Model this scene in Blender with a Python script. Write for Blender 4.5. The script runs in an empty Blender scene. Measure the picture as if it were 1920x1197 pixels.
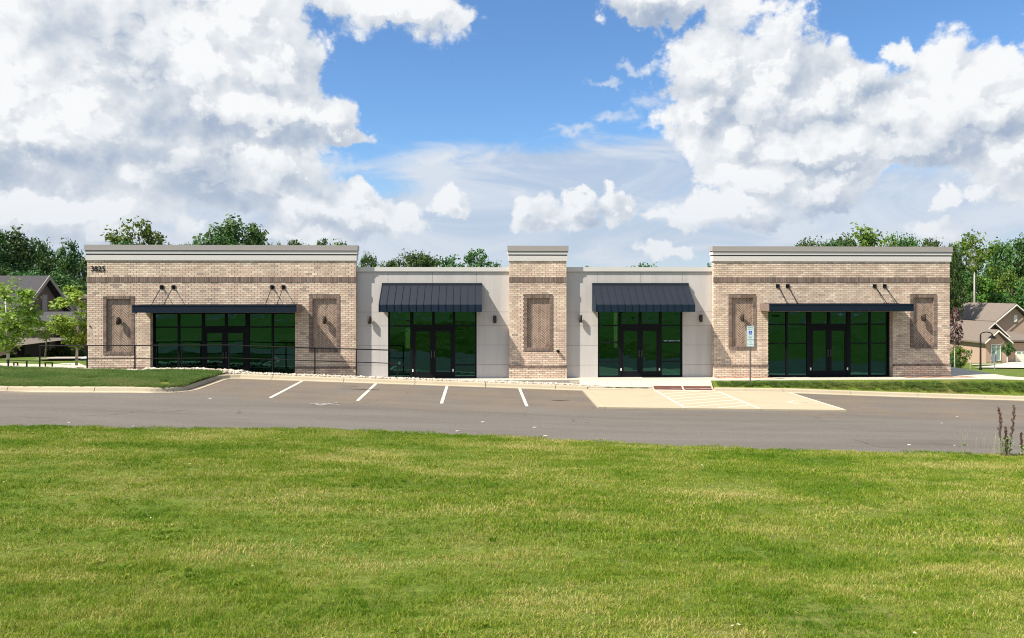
import bpy, bmesh, math, random
from mathutils import Vector, Matrix, noise as mnoise
random.seed(11)
R = math.radians
# ------------------------------------------------------------------ camera, sky, sun, exposure
S = bpy.context.scene
COL = S.collection
H = 4.10                      # camera height over the shop floor (z = 0)
YAW = 2.5
sT, cT = math.sin(R(YAW)), math.cos(R(YAW))
F = 1440.0
def PX(px, Y):
    t = (px - 960) / F
    return Y * (t * cT + sT) / (cT - t * sT)
def PZ(px, py, Y):
    return H - (py - 542) / F * (PX(px, Y) * sT + Y * cT)
cam = bpy.data.cameras.new('camera')
cam.sensor_width = 36; cam.lens = 36 * F / 1920
cam.shift_y = -56.5 / 1920
cam.clip_start = .1; cam.clip_end = 3000
co = bpy.data.objects.new('camera', cam); COL.objects.link(co)
co.location = (0, 0, H); co.rotation_euler = (R(90), 0, R(-YAW))
S.camera = co
S.view_settings.view_transform = 'Standard'; S.view_settings.look = 'None'
S.view_settings.gamma = 1; S.view_settings.use_curve_mapping = False
S.view_settings.exposure = 0.85
S.render.engine = 'CYCLES'
S.cycles.max_bounces = 6; S.cycles.transparent_max_bounces = 12
S.cycles.filter_width = 1.1; S.cycles.use_denoising = True; S.cycles.denoising_prefilter = 'NONE'
S.cycles.caustics_reflective = False; S.cycles.caustics_refractive = False
SUN_AZ, SUN_EL = 64.5, 50.0    # degrees from -Y towards -X
sd = Vector((-math.sin(R(SUN_AZ)) * math.cos(R(SUN_EL)), -math.cos(R(SUN_AZ)) * math.cos(R(SUN_EL)), math.sin(R(SUN_EL))))
sl = bpy.data.lights.new('sun', 'SUN'); sl.energy = 4.8; sl.angle = R(.55); sl.color = (1, .93, .82)
so = bpy.data.objects.new('sun', sl); COL.objects.link(so)
so.rotation_euler = (-sd).to_track_quat('-Z', 'Y').to_euler(); so.location = (-30, -20, 60)

# ------------------------------------------------------------------ node helpers
class NT:
    def __init__(s, t): s.t = t; s.n = t.nodes; s.l = t.links
    def new(s, ty, **k):
        n = s.n.new(ty)
        for a, v in k.items():
            if a.startswith('_'): continue
            setattr(n, a, v)
        return n
    def put(s, sock, v):
        if hasattr(v, 'is_linked') or isinstance(v, bpy.types.NodeSocket): s.l.new(v, sock)
        else: sock.default_value = v
    def m(s, op, a, b=None, c=None, clamp=False):
        n = s.n.new('ShaderNodeMath'); n.operation = op; n.use_clamp = clamp
        s.put(n.inputs[0], a)
        if b is not None: s.put(n.inputs[1], b)
        if c is not None: s.put(n.inputs[2], c)
        return n.outputs[0]
    def v(s, op, a, b=None, c=None):
        n = s.n.new('ShaderNodeVectorMath'); n.operation = op
        s.put(n.inputs[0], a)
        if b is not None: s.put(n.inputs[1], b)
        if c is not None: s.put(n.inputs[2], c)
        return n.outputs[1] if op in ('LENGTH', 'DOT_PRODUCT') else n.outputs[0]
    def noise(s, vec, scale, detail=4, rough=.55, dist=0, dim='3D'):
        n = s.n.new('ShaderNodeTexNoise'); n.noise_dimensions = dim
        if vec is not None: s.l.new(vec, n.inputs['Vector'])
        n.inputs['Scale'].default_value = scale; n.inputs['Detail'].default_value = detail
        n.inputs['Roughness'].default_value = rough; n.inputs['Distortion'].default_value = dist
        return n.outputs[0]
    def ramp(s, fac, stops, interp='LINEAR'):
        n = s.n.new('ShaderNodeValToRGB'); s.put(n.inputs[0], fac)
        cr = n.color_ramp; cr.interpolation = interp
        while len(cr.elements) > len(stops): cr.elements.remove(cr.elements[-1])
        while len(cr.elements) < len(stops): cr.elements.new(.5)
        for e, (p, c) in zip(cr.elements, stops):
            e.position = p; e.color = (c, c, c, 1) if isinstance(c, (int, float)) else (*c, 1)
        return n.outputs[0]
    def mix(s, fac, a, b, mode='MIX'):
        n = s.n.new('ShaderNodeMix'); n.data_type = 'RGBA'; n.blend_type = mode
        s.put(n.inputs[0], fac)
        for sk, v in ((n.inputs[6], a), (n.inputs[7], b)):
            if isinstance(v, tuple) and len(v) == 3: v = (*v, 1)
            s.put(sk, v)
        return n.outputs[2]
    def smooth(s, x, a, b):
        n = s.n.new('ShaderNodeMapRange'); n.interpolation_type = 'SMOOTHSTEP'
        s.put(n.inputs[0], x); n.inputs[1].default_value = a; n.inputs[2].default_value = b
        return n.outputs[0]

# ------------------------------------------------------------------ world: Nishita sky with cumulus
w = bpy.data.worlds.new('World'); S.world = w; w.use_nodes = True
w.node_tree.nodes.clear(); N = NT(w.node_tree)
sky = N.new('ShaderNodeTexSky'); sky.sky_type = 'NISHITA'; sky.sun_disc = False
sky.sun_elevation = R(SUN_EL); sky.sun_rotation = math.atan2(sd.x, sd.y)
sky.altitude = 100; sky.air_density = 1.0; sky.dust_density = .6; sky.ozone_density = 2.5
geo = N.new('ShaderNodeTexCoord'); D = geo.outputs['Generated']
sep = N.new('ShaderNodeSeparateXYZ'); N.l.new(D, sep.inputs[0])
U = N.m('MULTIPLY', N.m('ARCTAN2', sep.outputs[0], sep.outputs[1]), 57.2958)
V = N.m('MULTIPLY', N.m('ARCSINE', sep.outputs[2]), 57.2958)
comb = N.new('ShaderNodeCombineXYZ'); N.l.new(U, comb.inputs[0]); N.l.new(V, comb.inputs[1])
UV = comb.outputs[0]
def ang(px, py):
    x = (px - 960) / F; z = -(py - 542) / F
    X = x * cT + sT; Y = -x * sT + cT
    return math.degrees(math.atan2(X, Y)), math.degrees(math.atan2(z, math.hypot(X, Y)))
CUM = [ # px, py, rx, ry (in photograph pixels) -> stored as azimuth / elevation
 (60,60,230,170),(300,100,230,140),(480,60,140,90),(520,120,85,100),(150,230,270,110),(440,200,170,70),(560,225,110,42),(640,248,62,22),
 (360,320,230,80),(480,310,110,75),(700,8,150,32),(800,14,70,26),(60,-80,600,120),(90,390,230,60),
 (570,332,26,26),(672,372,55,34),(655,408,95,36),(735,418,70,30),(560,385,60,38),(560,440,90,30),(350,425,40,24),(190,430,90,30),
 (1245,5,120,46),(1380,20,50,28),(1310,100,70,55),(1360,130,110,85),(1450,130,90,60),(1475,50,58,55),(1500,100,50,50),(1550,110,50,40),(1330,205,85,38),(1440,200,140,62),(1580,175,80,60),(1660,205,80,52),
 (1690,110,24,30),(1770,135,75,55),(1830,150,80,55),(1900,170,60,50),(1790,215,140,55),(1560,265,240,48),(1390,265,80,26),(1700,280,150,45),(1900,290,75,62),(1475,300,60,28),(1590,310,70,30),(1440,335,110,34),(1560,350,80,50),
 (1370,385,100,36),(1440,405,70,30),(1250,408,42,18),(995,400,50,36),(1040,410,70,30),(1140,372,34,24),(1165,388,34,24),(1080,385,36,24),(1300,400,50,24),(1775,373,34,20),(1850,355,40,16),(1755,430,52,24),(1250,468,60,14),
 (845,378,50,20),(-250,200,260,220),(2150,220,240,160)]
SHADE = [(105,60,70,90),(420,330,210,62),(555,252,140,30),(255,110,60,80),(80,330,170,40),(370,235,110,35),(1400,215,110,30),(1560,250,190,34),(1660,190,70,36),(1720,290,150,34),(1220,30,80,28),(1500,325,160,26),(1500,415,140,30),(620,430,120,30),(1880,235,90,26),(1080,415,100,20),(1150,392,50,20)]
WISP = [(1157,216,40,16),(1212,185,50,20),(1195,128,34,12),(1085,243,50,14),(620,312,60,30),(1230,235,60,14),(830,300,70,12),(1130,160,40,9),(880,50,10,16),(960,362,30,18)]
LOW = [(960,445,1500,60),(1120,335,430,85),(1050,300,260,24),(1560,390,560,100),(1330,280,180,40),(250,390,540,95),(850,400,340,50),(900,325,130,20)]
def field(vec, items, soft=1.0):
    cur = None
    for px, py, rx, ry in items:
        u, v = ang(px, py); k = 57.3 / F
        o = N.v('MULTIPLY_ADD', vec, (1 / (rx * k), 1 / (ry * k), 0), (-u / (rx * k), -v / (ry * k), 0))
        d = N.v('LENGTH', o); pk = soft if max(rx, ry) > 75 else soft * .62
        d = N.m('MULTIPLY_ADD', d, -pk, pk)
        cur = d if cur is None else N.m('SMOOTH_MAX', cur, d, .25)
    return cur
def puff(vec):
    q = N.v('MULTIPLY', vec, (1, 1.2, 1))
    n1 = N.noise(q, .12, 10, .56, .2, '2D')
    vo = N.new('ShaderNodeTexVoronoi', voronoi_dimensions='2D', feature='SMOOTH_F1')
    vo.inputs['Scale'].default_value = .34; vo.inputs['Detail'].default_value = 5; vo.inputs['Roughness'].default_value = .58; vo.normalize = True
    vo.inputs['Smoothness'].default_value = .15
    wn = N.new('ShaderNodeTexNoise'); wn.noise_dimensions = '2D'; N.l.new(q, wn.inputs['Vector']); wn.inputs['Scale'].default_value = .4; wn.inputs['Detail'].default_value = 4
    qq = N.v('MULTIPLY_ADD', wn.outputs[1], (1.9, 1.9, 0), q)
    N.l.new(qq, vo.inputs['Vector'])
    return N.m('ADD', N.m('MULTIPLY', N.m('SUBTRACT', n1, .5), 1.25), N.m('MULTIPLY', N.m('SUBTRACT', .50, vo.outputs['Distance']), .95))
def warp(vec):
    wn = N.new('ShaderNodeTexNoise'); wn.noise_dimensions = '2D'; N.l.new(vec, wn.inputs['Vector']); wn.inputs['Scale'].default_value = .38; wn.inputs['Detail'].default_value = 6; wn.inputs['Roughness'].default_value = .6
    return N.v('MULTIPLY_ADD', N.v('SUBTRACT', wn.outputs[1], (.5, .5, .5)), (4.2, 3.4, 0), vec)
def shift(o): return N.v('ADD', UV, (o[0], o[1], 0))
def density(vec, t):
    f = field(warp(vec), CUM)
    # outside the photographed part the same kind of broken cumulus carries on from noise alone
    bg = N.m('MULTIPLY', N.m('SUBTRACT', N.noise(vec, .035, 2, .5, 0, '2D'), .50), 4.0)
    far = N.smooth(N.m('ABSOLUTE', U), 38, 50)
    fm = N.m('MAXIMUM', far, N.smooth(V, 24, 32))
    f2 = N.m('ADD', N.m('MULTIPLY', f, N.m('SUBTRACT', 1, fm)), N.m('MULTIPLY', bg, fm))
    return N.m('ADD', N.m('MINIMUM', f2, .7), t)
def lump(vec, sc, det):
    wn = N.new('ShaderNodeTexNoise'); wn.noise_dimensions = '2D'; N.l.new(vec, wn.inputs['Vector']); wn.inputs['Scale'].default_value = sc * .8; wn.inputs['Detail'].default_value = 3
    qq = N.v('MULTIPLY_ADD', wn.outputs[1], (.8 / sc, .8 / sc, 0), vec)
    vo = N.new('ShaderNodeTexVoronoi', voronoi_dimensions='2D', feature='SMOOTH_F1'); vo.normalize = True
    vo.inputs['Scale'].default_value = sc; vo.inputs['Detail'].default_value = det; vo.inputs['Roughness'].default_value = .45; vo.inputs['Smoothness'].default_value = .45
    N.l.new(qq, vo.inputs['Vector']); return vo.outputs['Distance']
l0 = lump(UV, .30, 3); l1 = lump(shift((-.5, .75)), .30, 3)
t0 = puff(UV); v1 = shift((-.85, 1.2)); d0 = density(UV, t0); d1 = density(v1, puff(v1));
a_c = N.smooth(d0, .06, .36)
big = N.noise(N.v('MULTIPLY', UV, (1, 1.35, 1)), .13, 5, .5, .5, '2D')
WU = warp(UV); shd = N.smooth(field(WU, SHADE), -.25, .75)
lit = N.m('ADD', N.m('MULTIPLY', N.m('SUBTRACT', d0, d1), .50), .78)
lit = N.m('ADD', lit, N.m('MULTIPLY', N.m('SUBTRACT', l1, l0), .75))
lit = N.m('ADD', lit, N.m('MULTIPLY', N.m('SUBTRACT', big, .50), 1.0))
lit = N.m('SUBTRACT', lit, N.m('MULTIPLY', shd, .37))
lit = N.m('ADD', lit, N.m('MULTIPLY', N.smooth(d0, .70, .84), .20))
lit = N.m('ADD', lit, N.m('MULTIPLY', N.smooth(d0, .6, .15), .06), clamp=True)
CS = 10.0 * .5545     # cloud radiance: display value / (strength 0.1 * 2^exposure)
def cc(r, g, b): return tuple(((x / 255) ** 2.2) * CS for x in (r, g, b))
c_cloud = N.ramp(lit, [(0, cc(158,175,200)), (.25, cc(175,189,210)), (.50, cc(200,209,221)), (.74, cc(225,230,236)), (1, cc(248,250,252))])
fl = field(UV, LOW)
ln = N.noise(N.v('MULTIPLY', UV, (.55, 2.0, 1)), .16, 7, .6, .6, '2D')
a_l = N.m('MULTIPLY', N.smooth(N.m('ADD', fl, N.m('MULTIPLY', N.m('SUBTRACT', ln, .5), 1.5)), -.12, .50), .92)
c_low = N.mix(N.smooth(ln, .33, .66), cc(182,200,224), cc(220,227,237))
hz = N.smooth(V, 11, -1)
skyc = N.mix(1.0, sky.outputs[0], (.57, .77, .95), 'MULTIPLY')
skyc = N.mix(N.m('MULTIPLY', hz, .55), skyc, cc(190,206,226))
a_w = N.m('MULTIPLY', N.smooth(N.m('ADD', field(WU, WISP), N.m('MULTIPLY', N.m('SUBTRACT', ln, .5), 1.2)), -.05, .6), .6)
c1 = N.mix(a_w, N.mix(a_l, skyc, c_low), cc(226,232,240))
c2 = N.mix(a_c, c1, c_cloud)
c2 = N.mix(N.m('MULTIPLY', hz, .55), c2, cc(206,216,230))
bg = N.new('ShaderNodeBackground'); bg.inputs[1].default_value = .1; N.l.new(c2, bg.inputs[0])
wo = N.new('ShaderNodeOutputWorld'); N.l.new(bg.outputs[0], wo.inputs[0])
w.cycles.sampling_method = 'MANUAL'; w.cycles.sample_map_resolution = 512

# ------------------------------------------------------------------ materials
def mat(name):
    m = bpy.data.materials.new(name); m.use_nodes = True; m.node_tree.nodes.clear()
    n = NT(m.node_tree)
    out = n.new('ShaderNodeOutputMaterial')
    b = n.new('ShaderNodeBsdfPrincipled'); n.l.new(b.outputs[0], out.inputs[0])
    n.b = b; n.out = out; n.mat = m
    n.pos = n.new('ShaderNodeNewGeometry').outputs['Position']
    return n
def bump(n, h, dist=.01, strength=1):
    b = n.new('ShaderNodeBump'); b.inputs['Distance'].default_value = dist; b.inputs['Strength'].default_value = strength
    n.l.new(h, b.inputs['Height']); n.l.new(b.outputs[0], n.b.inputs['Normal'])
def simple(name, col, rough=.6, metal=0, var=.15, scale=6, bumpd=0, spec=.5):
    n = mat(name)
    nz = n.noise(n.pos, scale, 5, .6)
    c = n.mix(nz, tuple(x * (1 - var) for x in col), tuple(min(1, x * (1 + var)) for x in col))
    n.put(n.b.inputs['Base Color'], c); n.b.inputs['Roughness'].default_value = rough; n.b.inputs['Metallic'].default_value = metal
    n.b.inputs['Specular IOR Level'].default_value = spec
    if bumpd: bump(n, n.noise(n.pos, scale * 12, 3), bumpd)
    return n.mat
def unit_mat(name, stops, rough=.9):
    n = mat(name)
    at = n.new('ShaderNodeAttribute', attribute_name='rnd')
    oi = n.new('ShaderNodeObjectInfo')
    r = n.m('FRACT', n.m('ADD', at.outputs['Fac'], oi.outputs['Random']))
    c = n.ramp(r, stops)
    big = n.noise(n.pos, .9, 3); fine = n.noise(n.pos, 55, 4, .7)
    c = n.mix(1, c, n.ramp(big, [(.3, (.90,.87,.86)), (.7, (1.06,1.05,1.03))]), 'MULTIPLY')
    c = n.mix(1, c, n.ramp(fine, [(.3, .78), (.7, 1.12)]), 'MULTIPLY')
    c = n.mix(1, c, n.ramp(n.noise(n.v('MULTIPLY', n.pos, (1.6, 1.6, .22)), 1.3, 5, .6), [(.32, .86), (.6, 1.03)]), 'MULTIPLY')
    n.put(n.b.inputs['Base Color'], c); n.b.inputs['Roughness'].default_value = rough
    n.b.inputs['Specular IOR Level'].default_value = .25
    bump(n, fine, .002)
    return n.mat
M = {}
M['brick'] = unit_mat('cream_brick', [(0,(.76,.61,.47)),(.2,(.65,.51,.40)),(.38,(.84,.71,.55)),(.52,(.56,.43,.345)),(.65,(.74,.57,.44)),(.78,(.64,.49,.40)),(.9,(.86,.74,.58)),(1,(.42,.34,.285))])
M['soldier'] = unit_mat('brown_brick', [(0,(.26,.195,.16)),(.3,(.19,.14,.115)),(.6,(.31,.235,.195)),(.85,(.23,.17,.145)),(1,(.15,.115,.10))])
M['herring'] = unit_mat('herringbone_brick', [(0,(.28,.195,.145)),(.25,(.34,.245,.185)),(.5,(.23,.16,.12)),(.8,(.31,.22,.17)),(1,(.19,.13,.10))])
M['mortar'] = simple('mortar_joint', (.27,.215,.17), .95, var=.1, scale=4)
M['mortar_light'] = simple('pale_mortar', (.58,.49,.39), .95, var=.1, scale=4)
M['stucco'] = simple('grey_stucco_panel', (.53,.50,.475), .9, var=.035, scale=1.4, spec=.2)
n = mat('weathered_stucco'); a = n.noise(n.pos, 1.4, 5, .6); st = n.noise(n.v('MULTIPLY', n.pos, (2.2, 2.2, .16)), 1.2, 6, .65)
c = n.mix(1, n.mix(a, (.515,.485,.46), (.545,.515,.49)), n.ramp(st, [(.3, .88), (.6, 1.02)]), 'MULTIPLY'); n.put(n.b.inputs['Base Color'], c); n.b.inputs['Roughness'].default_value = .9; n.b.inputs['Specular IOR Level'].default_value = .2
M['stucco'] = n.mat
M['joint'] = simple('panel_joint', (.16,.155,.15), .9)
M['cornice'] = simple('light_grey_cornice', (.60,.575,.54), .7, var=.04, scale=1.5, spec=.3)
M['cornice_dark'] = simple('cornice_groove', (.05,.048,.055), .7)
M['coping'] = simple('taupe_metal_coping', (.335,.31,.29), .5, var=.04, scale=1, spec=.4)
M['black'] = simple('black_metal', (.006,.0065,.008), .6, var=.3, scale=3, spec=.12)
M['bronze'] = simple('dark_bronze_frame', (.006,.007,.009), .6, var=.3, scale=3, spec=.12)
M['fascia'] = simple('dark_blue_black_fascia', (.006,.014,.026), .6, var=.25, scale=2, spec=.18)
M['end_panel'] = simple('brown_end_panel', (.20,.145,.12), .7, var=.2, scale=5)
M['lamp'] = simple('bronze_lamp', (.045,.034,.028), .6, var=.2, spec=.2)
M['awning'] = simple('charcoal_awning_metal', (.020,.025,.036), .5, var=.12, scale=1.2, metal=.35)
M['awning_fascia'] = simple('awning_drop_metal', (.007,.018,.034), .55, var=.2, scale=2, spec=.2)
M['white'] = simple('white_paint', (.72,.71,.68), .6, var=.05)
M['sign_face'] = simple('sign_white', (.58,.70,.71), .4, var=.03)
M['sign_green'] = simple('sign_green_print', (.10,.26,.19), .5)
M['sign_blue'] = simple('sign_blue_print', (.01,.07,.42), .4)
M['sign_back'] = simple('sign_grey_back', (.30,.32,.35), .4, metal=.3)
M['steel'] = simple('galvanised_post', (.13,.12,.115), .5, metal=.3)
M['rail'] = simple('dark_railing_paint', (.008,.009,.010), .55, var=.2, spec=.15)
M['interior'] = simple('interior_wall', (.16,.16,.16), .9)
M['interior_floor'] = simple('interior_floor', (.18,.17,.16), .7)
M['stone'] = simple('pale_river_stone', (.66,.60,.50), .85, var=.25, scale=5)
M['red_dome'] = simple('red_tactile', (.11,.040,.030), .85, var=.3, scale=4)
M['mulch'] = simple('red_clay', (.34,.17,.10), .95, var=.35, scale=7, bumpd=.01)
M['bark'] = simple('grey_bark', (.20,.17,.13), .9, var=.4, scale=9, bumpd=.01)
M['bark_pale'] = simple('pale_bark', (.52,.49,.43), .9, var=.3, scale=9)
M['shingle'] = simple('taupe_shingle', (.175,.142,.118), .95, var=.3, scale=5, bumpd=.02)
M['shingle_dark'] = simple('charcoal_shingle', (.055,.052,.056), .95, var=.35, scale=5, bumpd=.02)
M['house_brick'] = simple('pinkish_house_brick', (.43,.30,.225), .9, var=.2, scale=9, bumpd=.01)
M['house_brick_dark'] = simple('dark_house_brick', (.13,.085,.07), .9, var=.3, scale=9)
M['house_stone'] = simple('mixed_house_stone', (.42,.35,.27), .9, var=.5, scale=5)
M['tan'] = simple('tan_siding', (.30,.26,.23), .9, var=.08, scale=2)
M['trim'] = simple('cream_trim', (.78,.73,.64), .7, var=.05)
M['garage'] = simple('cream_garage_door', (.80,.72,.58), .6, var=.04)
M['util'] = simple('dark_green_cabinet', (.015,.07,.06), .5)
M['util_white'] = simple('white_cabinet', (.75,.77,.78), .4)
M['dock'] = simple('rust_brown_seed', (.13,.068,.04), .95, var=.5, scale=30)
M['drygrass'] = simple('straw_stalk', (.30,.27,.19), .9, var=.3, scale=20)
M['weed'] = simple('weed_green', (.16,.22,.06), .8, var=.4, scale=20)

# concrete
def concrete(name, col, var=.12, stain=(.55,.40,.25), amt=.25):
    n = mat(name)
    a = n.noise(n.pos, 1.1, 5, .6); b = n.noise(n.pos, 28, 5, .7); s = n.noise(n.pos, .55, 6, .65, .6)
    c = n.mix(a, tuple(x * (1 - var) for x in col), tuple(x * (1 + var) for x in col))
    c = n.mix(n.m('MULTIPLY', n.smooth(s, .52, .75), amt), c, tuple(x * y * 1.3 for x, y in zip(col, stain)))
    c = n.mix(1, c, n.ramp(b, [(.3, .88), (.7, 1.08)]), 'MULTIPLY')
    n.put(n.b.inputs['Base Color'], c); n.b.inputs['Roughness'].default_value = .9; n.b.inputs['Specular IOR Level'].default_value = .25
    bump(n, b, .003)
    return n.mat
M['kerb'] = concrete('kerb_concrete', (.43,.368,.262), .1)
M['pad'] = concrete('pad_concrete', (.425,.362,.250), .09, amt=.35)
M['walk'] = concrete('walk_concrete', (.50,.455,.375), .07, amt=.2)
M['wall_conc'] = concrete('retaining_concrete', (.34,.31,.26))
M['drive'] = concrete('driveway_concrete', (.56,.51,.43), .05, amt=.1)
# asphalt
n = mat('asphalt')
sx = n.new('ShaderNodeSeparateXYZ'); n.l.new(n.pos, sx.inputs[0])
str_ = n.noise(n.v('MULTIPLY', n.pos, (.10, .9, 1)), 1.0, 6, .62, .5)
bl = n.noise(n.pos, .35, 5, .6); fi = n.noise(n.pos, 60, 4, .75); sp = n.noise(n.pos, 9, 3, .6)
c = n.ramp(str_, [(.28, (.105,.092,.078)), (.5, (.136,.121,.104)), (.72, (.162,.146,.127))])
dust = n.m('MULTIPLY', n.m('MULTIPLY', n.smooth(n.m('ADD', sx.outputs[1], n.m('MULTIPLY', bl, 4)), 27.5, 31.5), n.smooth(bl, .3, .65)), .6)
c = n.mix(dust, c, (.19,.142,.098))
c = n.mix(n.m('MULTIPLY', n.smooth(sp, .60, .72), .22), c, (.21,.18,.145))
c = n.mix(1, c, n.ramp(fi, [(.3, .68), (.7, 1.3)]), 'MULTIPLY')
mg = n.noise(n.pos, 17, 4, .8); c = n.mix(1, c, n.ramp(mg, [(.3, .84), (.7, 1.13)]), 'MULTIPLY')
vc = n.new('ShaderNodeTexVoronoi', feature='DISTANCE_TO_EDGE'); vc.inputs['Scale'].default_value = .16
wv = n.new('ShaderNodeTexNoise'); n.l.new(n.pos, wv.inputs['Vector']); wv.inputs['Scale'].default_value = .9; wv.inputs['Detail'].default_value = 6
n.l.new(n.v('MULTIPLY_ADD', wv.outputs[1], (1.6, 1.6, 0), n.v('MULTIPLY', n.pos, (1, 1.6, 0))), vc.inputs['Vector'])
crk = n.m('MULTIPLY', n.m('MULTIPLY', n.smooth(vc.outputs['Distance'], .006, .0015), n.smooth(bl, .48, .6)), .55)
c = n.mix(crk, c, (.04,.036,.032))
n.put(n.b.inputs['Base Color'], c); n.b.inputs['Roughness'].default_value = .9; n.b.inputs['Specular IOR Level'].default_value = .25
bump(n, fi, .004); M['asphalt'] = n.mat
# painted lines (worn)
n = mat('line_paint'); f = n.noise(n.pos, 14, 5, .7)
n.put(n.b.inputs['Base Color'], n.mix(n.smooth(f, .60, .74), (.68,.63,.50), (.20,.18,.15))); n.b.inputs['Roughness'].default_value = .8
M['paint'] = n.mat
n = mat('line_paint_pad'); f = n.noise(n.pos, 12, 5, .7)
n.put(n.b.inputs['Base Color'], n.mix(n.smooth(f, .48, .70), (.68,.64,.52), (.45,.39,.28))); n.b.inputs['Roughness'].default_value = .8
M['paint_pad'] = n.mat
n = mat('spilt_paint'); f = n.noise(n.pos, 7, 5, .7)
n.put(n.b.inputs['Base Color'], n.mix(n.smooth(f, .38, .55), (.36,.33,.28), (.14,.125,.11))); n.b.inputs['Roughness'].default_value = .9
M['spill'] = n.mat
M['tar'] = simple('dark_tar_patch', (.035,.030,.027), .7, var=.3, scale=8)  # flat dark streaks lying on the stalls
# soil / ground under grass
def groundmat(name, g1, g2, g3):
    n = mat(name)
    a = n.noise(n.pos, .45, 5, .6, .3); b = n.noise(n.pos, 14, 5, .75)
    c = n.ramp(a, [(.33, g1), (.5, g2), (.68, g3)])
    c = n.mix(1, c, n.ramp(b, [(.28, .45), (.72, 1.45)]), 'MULTIPLY')
    n.put(n.b.inputs['Base Color'], c); n.b.inputs['Roughness'].default_value = 1; n.b.inputs['Specular IOR Level'].default_value = .1
    bump(n, b, .03); return n.mat
M['lawn_soil'] = groundmat('lawn_thatch', (.085,.135,.018), (.12,.16,.025), (.17,.17,.05))
M['far_grass'] = groundmat('meadow_grass', (.085,.14,.022), (.11,.155,.03), (.16,.17,.05))
# blades
def blade_mat(name, stops, dry=.9, trans=.35):
    n = mat(name)
    at = n.new('ShaderNodeAttribute', attribute_name='rnd')
    oi = n.new('ShaderNodeObjectInfo')
    p = n.noise(n.v('MULTIPLY', n.pos, (.5, 1.0, 0)), 1.0, 7, .68, .3)
    p2 = n.noise(n.v('MULTIPLY', n.pos, (.7, 1.3, 0)), .30, 3, .55)
    q = n.m('ADD', n.m('MULTIPLY', n.m('SUBTRACT', p, .20), 1.42 * dry), n.m('ADD', n.m('MULTIPLY', n.m('SUBTRACT', p2, .28), .95), n.m('SUBTRACT', n.m('MULTIPLY', at.outputs['Fac'], .52), .08)))
    c = n.ramp(n.m('SUBTRACT', q, .32), stops)
    n.put(n.b.inputs['Base Color'], c); n.b.inputs['Roughness'].default_value = .62; n.b.inputs['Specular IOR Level'].default_value = .22
    tr = n.new('ShaderNodeBsdfTranslucent'); n.l.new(c, tr.inputs[0])
    mx = n.new('ShaderNodeMixShader'); mx.inputs[0].default_value = trans
    n.l.new(n.b.outputs[0], mx.inputs[1]); n.l.new(tr.outputs[0], mx.inputs[2]); n.l.new(mx.outputs[0], n.out.inputs[0])
    return n.mat
M['blade'] = blade_mat('lawn_blade', dry=.84, stops=[(.04,(.050,.135,.006)),(.26,(.125,.245,.010)),(.42,(.215,.295,.018)),(.56,(.34,.345,.050)),(.75,(.62,.52,.22))])
M['blade_dark'] = blade_mat('strip_blade', [(.1,(.075,.15,.03)),(.4,(.13,.22,.045)),(.7,(.21,.25,.075)),(.9,(.36,.30,.13))], .8)
# leaves
def leaf_mat(name, dark, mid, light, trans=.3, vary=.25):
    n = mat(name)
    at = n.new('ShaderNodeAttribute', attribute_name='rnd'); oi = n.new('ShaderNodeObjectInfo')
    c = n.ramp(at.outputs['Fac'], [(0, dark), (.5, mid), (1, light)])
    hs = n.new('ShaderNodeHueSaturation'); n.l.new(c, hs.inputs['Color'])
    n.l.new(n.m('ADD', .5 - .025, n.m('MULTIPLY', oi.outputs['Random'], .05)), hs.inputs['Hue'])
    n.l.new(n.m('ADD', 1 - vary, n.m('MULTIPLY', oi.outputs['Random'], 2 * vary)), hs.inputs['Value'])
    c = hs.outputs[0]
    n.put(n.b.inputs['Base Color'], c); n.b.inputs['Roughness'].default_value = .55; n.b.inputs['Specular IOR Level'].default_value = .3
    tr = n.new('ShaderNodeBsdfTranslucent'); n.l.new(c, tr.inputs[0])
    mx = n.new('ShaderNodeMixShader'); mx.inputs[0].default_value = trans
    n.l.new(n.b.outputs[0], mx.inputs[1]); n.l.new(tr.outputs[0], mx.inputs[2]); n.l.new(mx.outputs[0], n.out.inputs[0])
    return n.mat
M['leaf'] = leaf_mat('forest_leaf', (.038,.092,.024), (.062,.138,.032), (.105,.185,.042))
M['leaf_bright'] = leaf_mat('bright_leaf', (.07,.15,.02), (.11,.20,.025), (.17,.25,.04))
M['leaf_young'] = leaf_mat('young_yellow_leaf', (.14,.265,.03), (.22,.355,.045), (.36,.46,.10), .4, .08)
M['leaf_purple'] = leaf_mat('plum_leaf', (.08,.035,.035), (.14,.075,.07), (.22,.14,.12), .2, .1)
# tinted reflective glass
n = mat('green_tinted_glass'); n.n.remove(n.b)
oi = n.new('ShaderNodeObjectInfo')
tc = n.new('ShaderNodeTexCoord')
off = n.v('ADD', n.pos, n.v('MULTIPLY', n.m('MULTIPLY', oi.outputs['Random'], 1.0), (37., 11., 23.)))
h1 = n.noise(n.v('MULTIPLY', off, (.55, 1, 1.0)), 1.1, 2, .45)
bp = n.new('ShaderNodeBump'); bp.inputs['Distance'].default_value = .015; bp.inputs['Strength'].default_value = 1; n.l.new(h1, bp.inputs['Height'])
gl = n.new('ShaderNodeBsdfGlossy'); gl.inputs['Color'].default_value = (.045,.135,.122,1); gl.inputs['Roughness'].default_value = .012; n.l.new(bp.outputs[0], gl.inputs['Normal'])
tp = n.new('ShaderNodeBsdfTransparent'); tp.inputs['Color'].default_value = (.16,.32,.26,1)
mx = n.new('ShaderNodeMixShader'); mx.inputs[0].default_value = .62; n.l.new(tp.outputs[0], mx.inputs[1]); n.l.new(gl.outputs[0], mx.inputs[2])
tw = n.new('ShaderNodeBsdfTransparent'); ge = n.new('ShaderNodeNewGeometry')
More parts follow.
